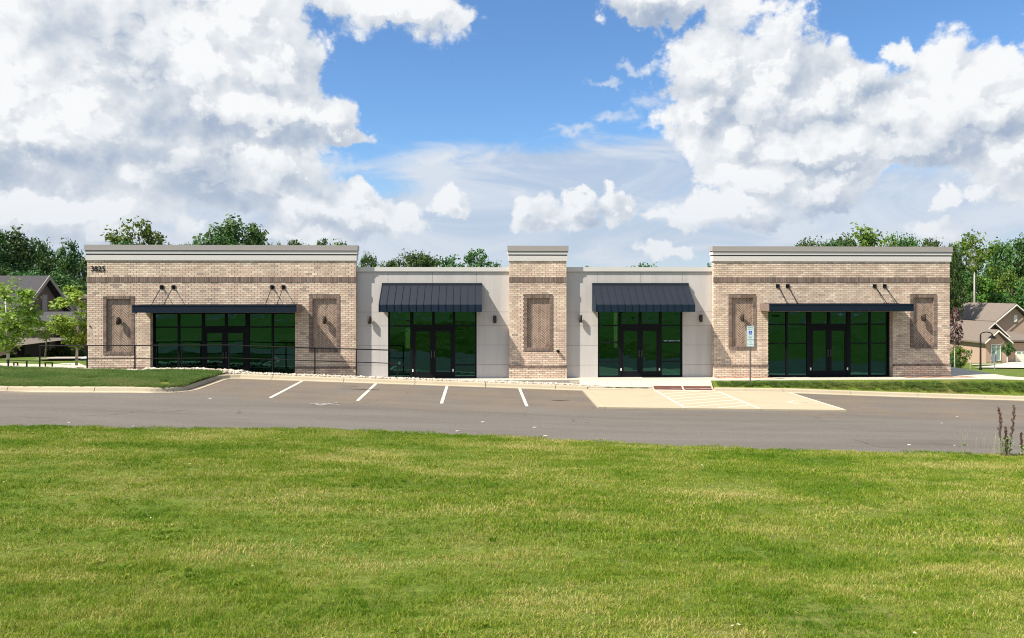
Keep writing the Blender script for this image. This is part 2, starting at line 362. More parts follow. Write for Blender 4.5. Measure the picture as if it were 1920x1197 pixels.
mm = n.new('ShaderNodeMixShader'); n.l.new(ge.outputs['Backfacing'], mm.inputs[0]); n.l.new(mx.outputs[0], mm.inputs[1]); n.l.new(tw.outputs[0], mm.inputs[2])
n.l.new(mm.outputs[0], n.out.inputs[0]); M['glass'] = n.mat
M['house_glass'] = simple('house_window_glass', (.20,.30,.24), .15, var=.3, scale=1.5)

# ------------------------------------------------------------------ mesh helpers
class MB:
    def __init__(s): s.v = []; s.f = []; s.r = []; s.mi = []
    def quad(s, a, b, c, d, r=0, m=0):
        k = len(s.v); s.v += [a, b, c, d]; s.f.append((k, k+1, k+2, k+3)); s.r.append(r); s.mi.append(m)
    def tri(s, a, b, c, r=0, m=0):
        k = len(s.v); s.v += [a, b, c]; s.f.append((k, k+1, k+2)); s.r.append(r); s.mi.append(m)
    def box(s, x0, x1, y0, y1, z0, z1, r=0, m=0):
        if x0 > x1: x0, x1 = x1, x0
        if y0 > y1: y0, y1 = y1, y0
        if z0 > z1: z0, z1 = z1, z0
        s.hexa([(x0,y0,z0),(x1,y0,z0),(x1,y1,z0),(x0,y1,z0),(x0,y0,z1),(x1,y0,z1),(x1,y1,z1),(x0,y1,z1)], r, m)
    def hexa(s, p, r=0, m=0):
        k = len(s.v); s.v += [tuple(q) for q in p]
        for f in ((0,3,2,1),(4,5,6,7),(0,1,5,4),(1,2,6,5),(2,3,7,6),(3,0,4,7)):
            s.f.append(tuple(k + i for i in f)); s.r.append(r); s.mi.append(m)
    def tube(s, pts, rad, n=8, r=0, m=0, cap=True):
        pts = [Vector(p) for p in pts]
        if not isinstance(rad, (list, tuple)): rad = [rad] * len(pts)
        k = len(s.v)
        for i, p in enumerate(pts):
            a = pts[max(0, i-1)]; b = pts[min(len(pts)-1, i+1)]
            t = (b - a).normalized(); u = t.orthogonal().normalized(); 
            if abs(t.z) > .9: u = Vector((1, 0, 0)) - t * t.x; u.normalize()
            else: u = t.cross(Vector((0, 0, 1))).normalized()
            v = t.cross(u)
            for j in range(n):
                an = 2 * math.pi * j / n
                s.v.append(tuple(p + (u * math.cos(an) + v * math.sin(an)) * rad[i]))
        for i in range(len(pts) - 1):
            for j in range(n):
                a0 = k + i*n + j; a1 = k + i*n + (j+1) % n
                s.f.append((a0, a1, a1 + n, a0 + n)); s.r.append(r); s.mi.append(m)
        if cap:
            s.f.append(tuple(k + j for j in reversed(range(n)))); s.r.append(r); s.mi.append(m)
            s.f.append(tuple(k + (len(pts)-1)*n + j for j in range(n))); s.r.append(r); s.mi.append(m)
    def mesh(s, name, mats, smooth=False):
        me = bpy.data.meshes.new(name); me.from_pydata(s.v, [], s.f)
        if not isinstance(mats, (list, tuple)): mats = [mats]
        for m in mats: me.materials.append(m)
        if any(s.r):
            at = me.attributes.new('rnd', 'FLOAT', 'FACE'); at.data.foreach_set('value', s.r)
        if any(s.mi): me.polygons.foreach_set('material_index', s.mi)
        if smooth: me.polygons.foreach_set('use_smooth', [True] * len(me.polygons))
        me.update(); return me
    def obj(s, name, mats, parent=None, smooth=False, **k):
        return mk(name, s.mesh(name, mats, smooth), parent, **k)
def mk(name, me, parent=None, loc=None, **k):
    o = bpy.data.objects.new(name, me); COL.objects.link(o)
    if parent is not None: o.parent = parent
    if loc is not None: o.location = loc
    for a, v in k.items(): o[a] = v
    return o
def empty(name, loc=(0,0,0), parent=None, **k):
    o = bpy.data.objects.new(name, None); COL.objects.link(o); o.location = loc; o.empty_display_size = .2
    if parent is not None: o.parent = parent
    for a, v in k.items(): o[a] = v
    return o
def interp(x, pts):
    if x <= pts[0][0]: return pts[0][1]
    for (a, va), (b, vb) in zip(pts, pts[1:]):
        if x <= b: return va + (vb - va) * (x - a) / (b - a)
    return pts[-1][1]
def sstep(x, a, b):
    t = min(1, max(0, (x - a) / (b - a))); return t * t * (3 - 2 * t)

# ------------------------------------------------------------------ terrain heights
YK = 33.0      # back kerb line (gutter edge)
YI = 27.9      # kerb line of the planted corner
LOT = sorted([(-60, .80), (PX(-250, YI), .62), (PX(0, YI), PZ(0, 736, YI)), (PX(250, YI), PZ(250, 737, YI)), (PX(480, YK), PZ(480, 712, YK)),
       (PX(1093, YK), PZ(1093, 733, YK)), (PX(1490, YK), PZ(1490, 738, YK)), (PX(1660, YK), PZ(1660, 744, YK)),
       (PX(1920, YK), PZ(1920, 752, YK)), (40, -1.15), (70, -1.6)])
def lotz(x): return interp(x, LOT)
EDGE = [(-40, 21.0), (PX(0, 21.3), 21.15), (PX(350, 21.9), 21.65), (PX(640, 22.6), 22.3), (PX(1000, 22.2), 21.85), (PX(1200, 21.6), 21.4), (PX(1500, 21), 20.75), (PX(1920, 20.8), 20.5), (45, 19.8)]
def YE(x): return interp(x, EDGE) + .06 * math.sin(x * 2.1) + .035 * math.sin(x * 5.3 + 1)
def lawnz(x, y):
    e = lotz(x) + .015; ye = YE(x)
    if y > ye: return lotz(x) - (.14 if y < 40 else 0)
    crest = 1.28 - .012 * x + .10 * math.sin(x * .13 + 1)
    if y >= 0:
        t = 1 - y / ye
        return e + (crest - e) * (t * .8 + .2 * sstep(t, 0, 1)) + .05 * math.sin(x * .5 + y * .31) * math.sin(y * .4) * sstep(t, 0, .2)
    return crest - .016 * min(22, -y) + .03 * max(0, -y - 28)
def backz(x, y):
    b = max(-1.3, min(.5, lotz(x) + .15)) - .28 * (1 - sstep(x, -22, -19)) * sstep(y, 36, 39)
    z = b - .078 * max(0, y - 40) * sstep(y, 38, 60)
    if y > 130: z = b - .078 * 90 - .01 * (y - 130)
    inside = sstep(x, -20.5, -18.2) * (1 - sstep(x, 23.2, 26)) * (1 - sstep(y, 50.5, 58))
    return z * (1 - inside) - .35 * inside
def sheet(name, x0, x1, y0, y1, zf, m, nx=40, ny=10, thick=0, **k):
    b = MB(); 
    for j in range(ny + 1):
        for i in range(nx + 1):
            x = x0 + (x1 - x0) * i / nx; y = y0 + (y1 - y0) * j / ny
            b.v.append((x, y, zf(x, y)))
    for j in range(ny):
        for i in range(nx):
            a = j * (nx + 1) + i
            b.f.append((a, a + 1, a + nx + 2, a + nx + 1)); b.r.append(0); b.mi.append(0)
    k.setdefault('kind', 'structure')
    return b.obj(name, m, smooth=True, **k)

# the land: one sheet out to the horizon, lowered under the lot and the building
def gz(x, y):
    if y <= 24: return lawnz(x, y)
    if y < 33.35: return lotz(x) - .14
    if y < 36: return min(lotz(x) - .05, -.12) if x > -19 else lotz(x) + .02
    return backz(x, y) 
xs = [-700,-400,-250,-160,-110] + [-80 + 2.0*i for i in range(91)] + [130,180,260,420,700]
ys = [-400,-250,-160,-110,-80,-60,-50] + [-40 + 2*i for i in range(30)] + [19.4 + .2*i for i in range(18)] + [23.5,25,28,33.3,33.4,35.9,36.1] + [37+1.6*i for i in range(56)] + [135,160,210,300,450,800]
b = MB()
for y in ys:
    for x in xs: b.v.append((x, y, gz(x, y)))
for j in range(len(ys) - 1):
    for i in range(len(xs) - 1):
        a = j * len(xs) + i
        b.f.append((a, a + 1, a + len(xs) + 1, a + len(xs))); b.r.append(0)
        b.mi.append(0 if ys[j+1] <= 23.2 and ys[j] >= -50 else 1)
b.obj('ground', [M['lawn_soil'], M['far_grass']], smooth=True, kind='structure')

XI = PX(430, YK)             # x of the planted corner's kerb return
XB0, XB1 = PX(163, 35), PX(1781, 35)
# asphalt lot and aisle
sheet('parking_lot', -26, 60, 19.2, 33.02, lambda x, y: lotz(x), M['asphalt'], 60, 12)
# side street on the left, streets behind the camera (seen in the shop glass)
sheet('side_street', -36, -27.5, -90, 100, lambda x, y: max(lawnz(x, y), lawnz(x, y)) + .03 if y < 20.5 else (lotz(x) + .02 if y < 33.4 else max(lotz(x), backz(x, y)) + .06), M['asphalt'], 8, 110)
sheet('lot_entrance', -27.6, -25.9, 21.75, 27.6, lambda x, y: lotz(x) + .028, M['asphalt'], 2, 4)
sheet('rear_street', -120, 120, -13, -6.2, lambda x, y: lawnz(x, y) + .05, M['asphalt'], 60, 4)
sheet('rear_sidewalk', -120, 120, -5.2, -3.8, lambda x, y: lawnz(x, y) + .06, M['walk'], 60, 2)

# ------------------------------------------------------------------ kerbs
def sweep_kerb(path, zf, name='kerb', seg=3.05, group='kerb'):
    # resample
    P = [Vector((x, y)) for x, y in path]
    L = [0]
    for a, c in zip(P, P[1:]): L.append(L[-1] + (c - a).length)
    def at(s):
        s = min(max(s, 0), L[-1])
        for i in range(len(P) - 1):
            if s <= L[i+1] + 1e-6:
                t = (s - L[i]) / max(1e-6, L[i+1] - L[i]); return P[i].lerp(P[i+1], t)
        return P[-1]
    def nrm(s):
        d = (at(s + .12) - at(s - .12)); d.normalize(); return Vector((-d.y, d.x))
    prof = [(-.02, -.15), (-.02, .012), (.30, .000), (.335, .02), (.37, .12), (.40, .15), (.43, .157), (.55, .155), (.56, .14), (.56, -.15)]
    root = empty(name, kind='structure')
    s = 0
    while s < L[-1] - .05:
        e = min(s + seg, L[-1]); g = .011
        k = max(2, int((e - s) / .25)); b = MB(); n = len(prof)
        jit = random.uniform(-.004, .004)
        for i in range(k + 1):
            ss = s + g + (e - s - 2 * g) * i / k; p = at(ss); nn = nrm(ss); z = zf(p.x)
            for d, h in prof: b.v.append((p.x + nn.x * (d + jit), p.y + nn.y * (d + jit), z + h))
        for i in range(k):
            for j in range(n - 1):
                a = i * n + j; b.f.append((a, a + n, a + n + 1, a + 1)); b.r.append(0); b.mi.append(0)
        b.f.append(tuple(range(n))); b.r.append(0); b.mi.append(0)
        b.f.append(tuple(k * n + j for j in reversed(range(n)))); b.r.append(0); b.mi.append(0)
        b.obj('kerb_section', M['kerb'], root)
        # dark joint filler below
        s = e
    return root
arc = []
rad = 1.6
for i in range(9):
    a = -math.pi/2 + (math.pi/2) * i / 8
    arc.append((XI - rad + rad * math.cos(a) - .0, YI + rad + rad * math.sin(a)))
arc2 = []
for i in range(7):
    a = math.pi - (math.pi/2) * i / 6
    arc2.append((XI + .5 + .5 * math.cos(a), YK - .5 + .5 * math.sin(a)))
sweep_kerb([(-26, YI)] + arc + arc2 + [(PX(1104, YK), YK)], lotz)
XR0, XR1 = PX(1228, YK), PX(1345, YK)      # ramp
sweep_kerb([(PX(1104, YK), YK), (XR0, YK)], lambda x: lotz(x) - .06 - .03)
sweep_kerb([(XR1, YK), (PX(1440, YK), YK), (58, YK)], lotz)

# concrete accessible pad: slabs
PA = (PX(1104, YK), PX(1588, 28.05))
sheetz = lambda x, y: lotz(x) + .02
def slab(name, quad, zf, m, parent, h=.012, nx=6, ny=5, depth=.12):
    (ax, ay), (bx, by), (cx, cy), (dx, dy) = quad   # front-left, front-right, back-right, back-left
    b = MB()
    def pt(u, v):
        x = (ax*(1-u)+bx*u)*(1-v) + (dx*(1-u)+cx*u)*v; y = (ay*(1-u)+by*u)*(1-v) + (dy*(1-u)+cy*u)*v
        return x, y
    for j in range(ny + 1):
        for i in range(nx + 1):
            x, y = pt(i/nx, j/ny); b.v.append((x, y, zf(x, y) + h))
    for j in range(ny):
        for i in range(nx):
            a = j*(nx+1)+i; b.f.append((a, a+1, a+nx+2, a+nx+1)); b.r.append(0); b.mi.append(0)
    rim = [j for j in range(nx+1)] + [(j*(nx+1)+nx) for j in range(1, ny+1)] + [ny*(nx+1)+i for i in range(nx-1, -1, -1)] + [j*(nx+1) for j in range(ny-1, 0, -1)]
    k = len(b.v)
    for r_ in rim: x, y, z = b.v[r_]; b.v.append((x, y, z - depth))
    n = len(rim)
    for i in range(n):
        b.f.append((rim[i], k+i, k+(i+1) % n, rim[(i+1) % n])); b.r.append(0); b.mi.append(0)
    return b.obj(name, m, parent)
pad = empty('concrete_pad', kind='structure')
px_b = [1104, 1228, 1345, 1480]; 
xb = [PX(p, YK) for p in px_b]; xf = [PX(1139, 28.05), PX(1278, 28.05), PX(1420, 28.05), PX(1590, 28.05)]
xf = [PX(1136, 28.05) + (PX(1588, 28.05) - PX(1136, 28.05)) * (xb[i] - xb[0]) / (xb[3] - xb[0]) for i in range(4)]
for i in range(3):
    g = .006
    slab('pad_slab', [(xf[i]+g, 28.05), (xf[i+1]-g, 28.05), (xb[i+1]-g, YK - .03), (xb[i]+g, YK - .03)], lambda x, y: lotz(x), M['pad'], pad, .055)
# raised edge strip on the pad's left side (as a kerb lip)
slab('edge_slab', [(xf[0]-.30, 28.05), (xf[0]-.01, 28.05), (xb[0]-.01, YK - .03), (xb[0]-.30, YK - .03)], lambda x, y: lotz(x), M['kerb'], pad, .065)

# painted markings: sheets 4 mm above what they lie on
def stripe(p0, p1, wd, name, m, h=.004, n=12, zf=None, **k):
    zf = zf or (lambda x, y: lotz(x))
    a = Vector(p0); c = Vector(p1); d = (c - a).normalized(); nn = Vector((-d.y, d.x)) * wd / 2
    b = MB()
    for i in range(n + 1):
        p = a.lerp(c, i / n); wob = 1 + random.uniform(-.05, .05)
        for q in (p - nn * wob, p + nn * wob): b.v.append((q.x, q.y, zf(q.x, q.y) + h))
    for i in range(n): b.f.append((2*i, 2*i+2, 2*i+3, 2*i+1)); b.r.append(0); b.mi.append(0)
    return b.obj(name, m, **k)
for pa, pb in ((566, 507), (706, 669), (838, 828), (975, 987)):
    x = (PX(pa, YK) + PX(pb, 28.0)) / 2
    stripe((x, 28.0), (x, YK - .02), .115, 'stall_line', M['paint'], kind='structure')
padz = lambda x, y: lotz(x) + .055
for i in (1, 2):
    stripe((xf[i] + (.0), 28.15), (xb[i], YK - .1), .10, 'pad_line', M['paint_pad'], zf=padz, kind='structure')
stripe((xf[3] - .06, 28.15), (xb[3] - .06, YK - .1), .10, 'pad_line', M['paint_pad'], zf=padz, kind='structure')
for i in range(7):
    x0, x1 = xf[1] + .1, xf[2] - .1
    y0 = 28.2 + i * .72 - 0.5
    t0 = (x0, y0 - .15); t1 = (x1 + .0, y0 + 1.25)
    if t1[1] > YK - .15: t1 = (x0 + (x1-x0) * (YK - .15 - t0[1]) / (t1[1] - t0[1]), YK - .15)
    if t0[1] < 28.15: t0 = (x0 + (x1-x0) * (28.15 - t0[1]) / (t1[1] - t0[1]), 28.15)
    stripe(t0, t1, .09, 'hatch_line', M['paint_pad'], zf=padz, kind='structure')
def blob(name, cx, cy, rx, ry, m, h, seed, n=26, zf=None, **k):
    rng = random.Random(seed); zf = zf or (lambda x, y: lotz(x)); b = MB(); b.v.append((cx, cy, zf(cx, cy) + h))
    ph = [rng.uniform(0, 6.28) for _ in range(4)]
    for i in range(n):
        a = 2 * math.pi * i / n; r = 1 + .16 * math.sin(2*a+ph[0]) + .13 * math.sin(3*a+ph[1]) + .1 * math.sin(5*a+ph[2]) + rng.uniform(-.07, .07)
        x, y = cx + rx*r*math.cos(a), cy + ry*r*math.sin(a); b.v.append((x, y, zf(x, y) + h))
    for i in range(n): b.f.append((0, i+1, (i+1) % n + 1)); b.r.append(0); b.mi.append(0)
    return b.obj(name, m, **k)
def onlot(px, py):
    Y = 30
    for _ in range(12):
        x = PX(px, Y); dep = (H - lotz(x)) * F / (py - 542); Y = (dep - x * sT) / cT
    return PX(px, Y), Y
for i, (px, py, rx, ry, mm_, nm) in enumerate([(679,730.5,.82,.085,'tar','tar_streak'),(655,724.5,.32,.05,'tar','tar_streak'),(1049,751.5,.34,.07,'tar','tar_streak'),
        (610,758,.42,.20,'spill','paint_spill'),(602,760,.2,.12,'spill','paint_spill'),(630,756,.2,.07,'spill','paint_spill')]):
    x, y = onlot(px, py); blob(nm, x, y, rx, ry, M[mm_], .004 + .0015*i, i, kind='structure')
# faint wheelchair mark on the pad (painted ring and bar)
wx, wy = onlot(1497, 758)
b = MB()
for i in range(14):
    a0, a1 = math.pi*(.1 + i*.1), math.pi*(.1 + (i+1)*.1)
    f_ = lambda r, a: (wx + r*math.cos(a), wy + r*math.sin(a), padz(wx + r*math.cos(a), 0) + .004)
    b.quad(f_(.30, a0), f_(.38, a0), f_(.38, a1), f_(.30, a1))
for (xx, yy, w_, h_) in ((-.05,.42,.08,.40),(-.05,.40,.32,.07),(.2,.08,.07,.34),(.2,.08,.2,.07)):
    z = padz(wx, 0) + .0085; b.quad((wx+xx, wy+yy-h_/2, z), (wx+xx+w_, wy+yy-h_/2, z), (wx+xx+w_, wy+yy+h_/2, z), (wx+xx, wy+yy+h_/2, z))
b.obj('wheelchair_mark', M['paint_pad'], kind='structure')

# ------------------------------------------------------------------ planting strips, walks
def islz(x, y):
    t = sstep(y, YI + .4, 33.0); return lotz(x) + .15 + .06 * math.sin(math.pi * t) * 1.0
def poly_sheet(name, x0, x1, y0, y1, inside, zf, m, nx, ny, **k):
    b = MB(); idx = {}
    for j in range(ny):
        for i in range(nx):
            cx = x0 + (x1-x0)*(i+.5)/nx; cy = y0 + (y1-y0)*(j+.5)/ny
            if not inside(cx, cy): continue
            q = []
            for (a, c) in ((i, j), (i+1, j), (i+1, j+1), (i, j+1)):
                if (a, c) not in idx:
                    x = x0 + (x1-x0)*a/nx; y = y0 + (y1-y0)*c/ny; idx[(a, c)] = len(b.v); b.v.append((x, y, zf(x, y)))
                q.append(idx[(a, c)])
            b.f.append(tuple(q)); b.r.append(0); b.mi.append(0)
    k.setdefault('kind', 'structure'); return b.obj(name, m, smooth=True, **k)
def in_island(x, y):
    if y < YI + .5 or x > XI - .45: return False
    if x > XI - rad and y < YI + rad:
        return math.hypot(x - (XI - rad), y - (YI + rad)) < rad - .4
    return True
poly_sheet('planted_corner', -26, XI, YI + .4, 33.9, in_island, islz, M['lawn_soil'], 120, 36)
def rockz(x, y): return lotz(x) + .15 + (-.02 if x > -15 else 0) + .02 * math.sin(x * 3)
XW = PX(1092, YK)
sheet('rock_bed', -19.5, XW - .02, YK + .5, 34.10, lambda x, y: lotz(x) + .135 - .05 * sstep(y, 33.5, 34.1), M['wall_conc'], 60, 3)
# sunken walk in front of the left half, its retaining edge
sheet('entry_walk', XB0 - .3, PX(1064, 35), 34.18, 35.5, lambda x, y: .0, M['walk'], 20, 2)
b = MB()
nseg = 24
for i in range(nseg):
    xa = XB0 - .3 + (XW - XB0 + .3) * i / nseg; xb_ = XB0 - .3 + (XW - XB0 + .3) * (i + 1) / nseg
    za, zb = max(.04, lotz(xa) + .12), max(.04, lotz(xb_) + .12)
    b.hexa([(xa,34.08,-.6),(xb_,34.08,-.6),(xb_,34.2,-.6),(xa,34.2,-.6),(xa,34.08,za),(xb_,34.08,zb),(xb_,34.2,zb),(xa,34.2,za)])
b.obj('retaining_edge', M['wall_conc'], kind='structure')
# front walk of the right half, slab by slab
wr = empty('front_walk', kind='structure')
x = PX(1064, 35); XWE = 30.5
def fwz(x, y):
    base = -.12 * sstep(x, XB1 + .5, XB1 + 6) - .035*max(0, x-XB1-3)
    return base if y > 33.98 else base + (lotz(x) + .11 - base) * sstep(33.98 - y, 0, .55)
while x < XWE:
    e = min(x + 1.52, XWE); slab('walk_slab', [(x+.006, 33.98), (e-.006, 33.98), (e-.006, 35.55), (x+.006, 35.55)], fwz, M['walk'], wr, 0, 2, 2, .1); x = e
# apron between walk and kerb at the ramp
ap = empty('entry_apron', kind='structure')
xs_ = [XW, PX(1145, YK), PX(1190, YK), XR0]
for a, c in zip(xs_, xs_[1:]):
    slab('walk_slab', [(a+.006, YK + .53), (c-.006, YK + .53), (c-.006, 33.975), (a+.006, 33.975)], fwz, M['walk'], ap, .0, 2, 4, .1)
rz = lambda x, y: lotz(x) + .055 + (fwz(x, 34.0) - lotz(x) - .055) * sstep(y, YK + .45, 33.975)
slab('walk_slab', [(XR0+.006, YK), (XR1-.006, YK), (XR1-.006, 33.97), (XR0+.006, 33.97)], rz, M['walk'], ap, .0, 4, 6, .1)
xm = (XR0 + XR1) / 2
for a, c in ((XR0+.08, xm-.04), (xm+.04, XR1-.08)):
    o = slab('tactile_panel', [(a, YK+.30), (c, YK+.30), (c, YK+.66), (a, YK+.66)], rz, M['red_dome'], ap, .012, 3, 3, .03)
# right grass strip
def rsz(x, y): return (lotz(x) + .155) + (fwz(x, 34) - .015 - lotz(x) - .155) * sstep(y, YK+.55, 33.97)
sheet('verge', XR1 + .02, 58, YK + .54, 33.97, rsz, M['lawn_soil'], 60, 4)
def v2(x, y): return fwz(XWE, 34) + (gz2(x, y) - fwz(XWE, 34)) * sstep(x, XWE, XWE + 5)
def gz2(x, y): return backz(x, y) - .02
sheet('rear_verge', XWE, 58, 33.9, 40, lambda x, y: max(fwz(XWE, 34) + (backz(x, y) + .05 - fwz(XWE, 34)) * sstep(x, XWE, XWE + 4), backz(x,y)+.03), M['far_grass'], 30, 6)
# walk going round the right side, red clay bed at the corner
sheet('side_walk', XB1 + .55, XB1 + 3.2, 35.56, 60, lambda x, y: fwz(x, 35) + (backz(x, y) + .08 - fwz(x, 35)) * sstep(y, 46, 58) + .0, M['walk'], 4, 20)
sheet('clay_bed', PX(1340, 35)+.05, PX(1446, 35), 34.78, 34.98, lambda x, y: .012 + .012*math.sin(x*7), M['mulch'], 20, 2)
sheet('clay_bed', PX(1690, 35), PX(1822, 35), 34.62, 34.97, lambda x, y: fwz(x, 35)+.014 + .012*math.sin(x*7), M['mulch'], 20, 2)
# left rear: sidewalk, street-side lawn
sheet('left_sidewalk', -27.4, XB0 - .32, 34.1, 35.6, lambda x, y: lotz(x) + .17 - .02*(y-34), M['walk'], 12, 3)
sheet('left_path', -27.4, -18.6, 37.6, 39.4, lambda x, y: backz(x, y) + .05, M['drive'], 12, 3)

# ------------------------------------------------------------------ the commercial building
Y0 = 35.0; YR = 35.32; YB = 50.0
BLD = empty('commercial_building', (2.3, 42, 0), category='building', label='long single storey retail building of cream brick and grey panels with black awnings')
def P_(name, mb, m, parent, smooth=False, **k):
    o = mb.obj(name, m, parent, smooth, **k)
    if parent is BLD: o.matrix_parent_inverse = Matrix.Translation((-2.3, -42, 0))
    return o
XL0, XL1 = XB0, PX(667, 35)
XT0, XT1 = PX(955, 35), PX(1062, 35)
XR_0, XR_1 = PX(1338.5, 35), XB1
CH, CW, G = .09, .254, .017
ZC = 5.37
def pz(py, Y=35, px=1100): return PZ(px, py, Y)
# openings
OL = (PX(282, 35), PX(553, 35), 0, 3.02); OR = (PX(1440.5, 35), PX(1673.5, 35), 0, 3.06)
def panel_rect(p0, p1, y0, y1): return (PX(p0, 35), PX(p1, 35), PZ((p0+p1)/2, y1, 35), PZ((p0+p1)/2, y0, 35))
PAN = [panel_rect(193.5, 251.8, 554.5, 665.5), panel_rect(580, 637.3, 554, 661), panel_rect(982.3, 1036.2, 553.5, 658), panel_rect(1366, 1417.5, 553, 656), panel_rect(1706.5, 1756.5, 552.5, 653.5)]
brick_full = MB(); brick_full.box(0, CW - G, 0, .09, 0, CH - .014); brick_full = brick_full.mesh('brick', M['brick'])
NIND = [0]
def brick_face(x0, x1, z0, z1, holes, y, parent, field_, bond=0):
    n = int(round((z1 - z0) / CH)); ch = (z1 - z0) / n
    for k in range(n):
        za, zb = z0 + k * ch, z0 + (k + 1) * ch; zc = (za + zb) / 2
        hs = sorted([(h[0], h[1]) for h in holes if h[2] < zc < h[3]])
        x = x0 - ((k + bond) % 2) * CW / 2 + G/2
        while x < x1:
            a, c = max(x, x0), min(x + CW - G, x1)
            segs = [(a, c)]
            for h0, h1 in hs:
                ns = []
                for s0, s1 in segs:
                    if s1 <= h0 or s0 >= h1: ns.append((s0, s1)); continue
                    if s0 < h0: ns.append((s0, h0))
                    if s1 > h1: ns.append((h1, s1))
                segs = ns
            for s0, s1 in segs:
                if s1 - s0 < .02: continue
                jy = random.uniform(-.0025, .0025)
                if NIND[0] < 300 and abs(s1 - s0 - (CW - G)) < .002 and x < XL0 + 2.6 and parent is not None:
                    NIND[0] += 1
                    o = mk('brick', brick_full, parent); o.location = (s0, y + jy, za + .007)
                else:
                    r = random.random() or .01
                    field_.box(s0, s1, y + jy, y + .07, za + .007, zb - .007, r)
            x += CW
fieldm = MB()
def backing(x0, x1, z0, z1, holes, y, mb):
    # mortar plane split round the holes
    zs = sorted({z0, z1, *[min(max(h[2], z0), z1) for h in holes], *[min(max(h[3], z0), z1) for h in holes]})
    for za, zb in zip(zs, zs[1:]):
        zc = (za + zb) / 2; cur = x0
        for h0, h1 in sorted([(h[0], h[1]) for h in holes if h[2] < zc < h[3]]):
            if h0 > cur: mb.box(cur, h0, y + .011, y + .30, za, zb)
            cur = max(cur, h1)
        if cur < x1: mb.box(cur, x1, y + .011, y + .30, za, zb)
WALLS = []
for x0, x1, holes in ((XL0, XL1, [OL, PAN[0], PAN[1]]), (XT0, XT1, [PAN[2]]), (XR_0, XR_1, [OR, PAN[3], PAN[4]])):
    walls = MB(); backing(x0 + .004, x1 - .004, -.6, ZC, holes, Y0, walls); WALLS.append(P_('brick_wall', walls, M['mortar'], BLD))
WALL = WALLS[0]
for x0, x1, holes in ((XL0, XL1, [OL, PAN[0], PAN[1]]), (XT0, XT1, [PAN[2]]), (XR_0, XR_1, [OR, PAN[3], PAN[4]])):
    par = WALL if x0 == XL0 else None
    hh = [(h[0]-.004, h[1]+.004, h[2], h[3]) for h in holes]
    if par: 
        brick_face(x0, x1, .595, 4.40, hh, Y0, WALL, fieldm)
    else: brick_face(x0, x1, .595, 4.40, hh, Y0, None, fieldm)
    brick_face(x0, x1, 4.63, ZC, [], Y0, None, fieldm, 1)
    brick_face(x0 - .02, x1 + .02, -.54, .50, [(h[0]-.004, h[1]+.004, h[2], h[3]) for h in holes if h[2] < .1], Y0 - .022, None, fieldm)
o = fieldm.obj('brick_courses', M['brick'], WALL, kind='stuff')
# returns of the bays beside the recess and far sides
side = MB()
for xx, y1_ in ((XL0, YB), (XR_1, YB), ):
    pass
side.box(XL0 - .004, XL0 + .3, Y0 + .302, YB, -.6, ZC); side.box(XR_1 - .3, XR_1 + .004, Y0 + .302, YB, -.6, ZC)
n = mat('side_brick')
bt = n.new('ShaderNodeTexBrick'); bt.inputs['Scale'].default_value = 1
sx_ = n.new('ShaderNodeSeparateXYZ'); n.l.new(n.pos, sx_.inputs[0]); cb = n.new('ShaderNodeCombineXYZ'); n.l.new(n.m('ADD', sx_.outputs[0], sx_.outputs[1]), cb.inputs[0]); n.l.new(sx_.outputs[2], cb.inputs[1])
n.l.new(cb.outputs[0], bt.inputs['Vector']); bt.inputs['Brick Width'].default_value = CW; bt.inputs['Row Height'].default_value = CH; bt.inputs['Mortar Size'].default_value = .006
bt.inputs['Color1'].default_value = (.80,.68,.52,1); bt.inputs['Color2'].default_value = (.6,.46,.36,1); bt.inputs['Mortar'].default_value = (.30,.25,.2,1)
n.l.new(bt.outputs[0], n.b.inputs['Base Color']); n.b.inputs['Roughness'].default_value = .9
M['side_brick'] = n.mat
P_('side_wall', side, M['side_brick'], BLD)
for xa, xb_ in ((XL1, -1), (XT0, 1), (XT1, -1), (XR_0, 1)):
    s_ = MB(); n_ = int((ZC + .54) / CH)
    for k in range(n_):
        z = -.54 + k * CH
        r = random.random() or .01
        if xb_ < 0: s_.box(xa - .09, xa, Y0 + .075, YR - .002, z + .005, z + CH - .005, r)
        else: s_.box(xa, xa + .09, Y0 + .075, YR - .002, z + .005, z + CH - .005, r)
    s_.obj('brick_return', M['brick'], WALL, kind='stuff')
# jamb returns of the two brick shopfronts
jb = MB()
for op in (OL, OR):
    for k in range(int(op[3] / CH)):
        z = k * CH; r = random.random() or .01
        jb.box(op[0] - .08, op[0] + .001, Y0 + .072, Y0 + .299, z + .005, z + CH - .005, r)
        jb.box(op[1] - .001, op[1] + .08, Y0 + .072, Y0 + .299, z + .005, z + CH - .005, r)
jb.obj('brick_jamb', M['brick'], WALL, kind='stuff')
# soldier bands (dark brick on edge)
sold = MB()
for x0, x1, holes in ((XL0, XL1, OL), (XT0, XT1, None), (XR_0, XR_1, OR)):
    x = x0 - .016
    while x < x1 + .016:
        c = min(x + .071, x1 + .016); sold.box(x, c, Y0 - .02 + random.uniform(-.002, .002), Y0 + .06, 4.405, 4.625, random.random() or .01); x += .081
    x = x0 - .035
    while x < x1 + .035:
        c = min(x + .071, x1 + .035)
        if not holes or c < holes[0] or x > holes[1]: sold.box(x, c, Y0 - .042 + random.uniform(-.002, .002), Y0 + .05, .503, .59, random.random() or .01)
        x += .081
sold.obj('soldier_courses', M['soldier'], WALL, kind='stuff')
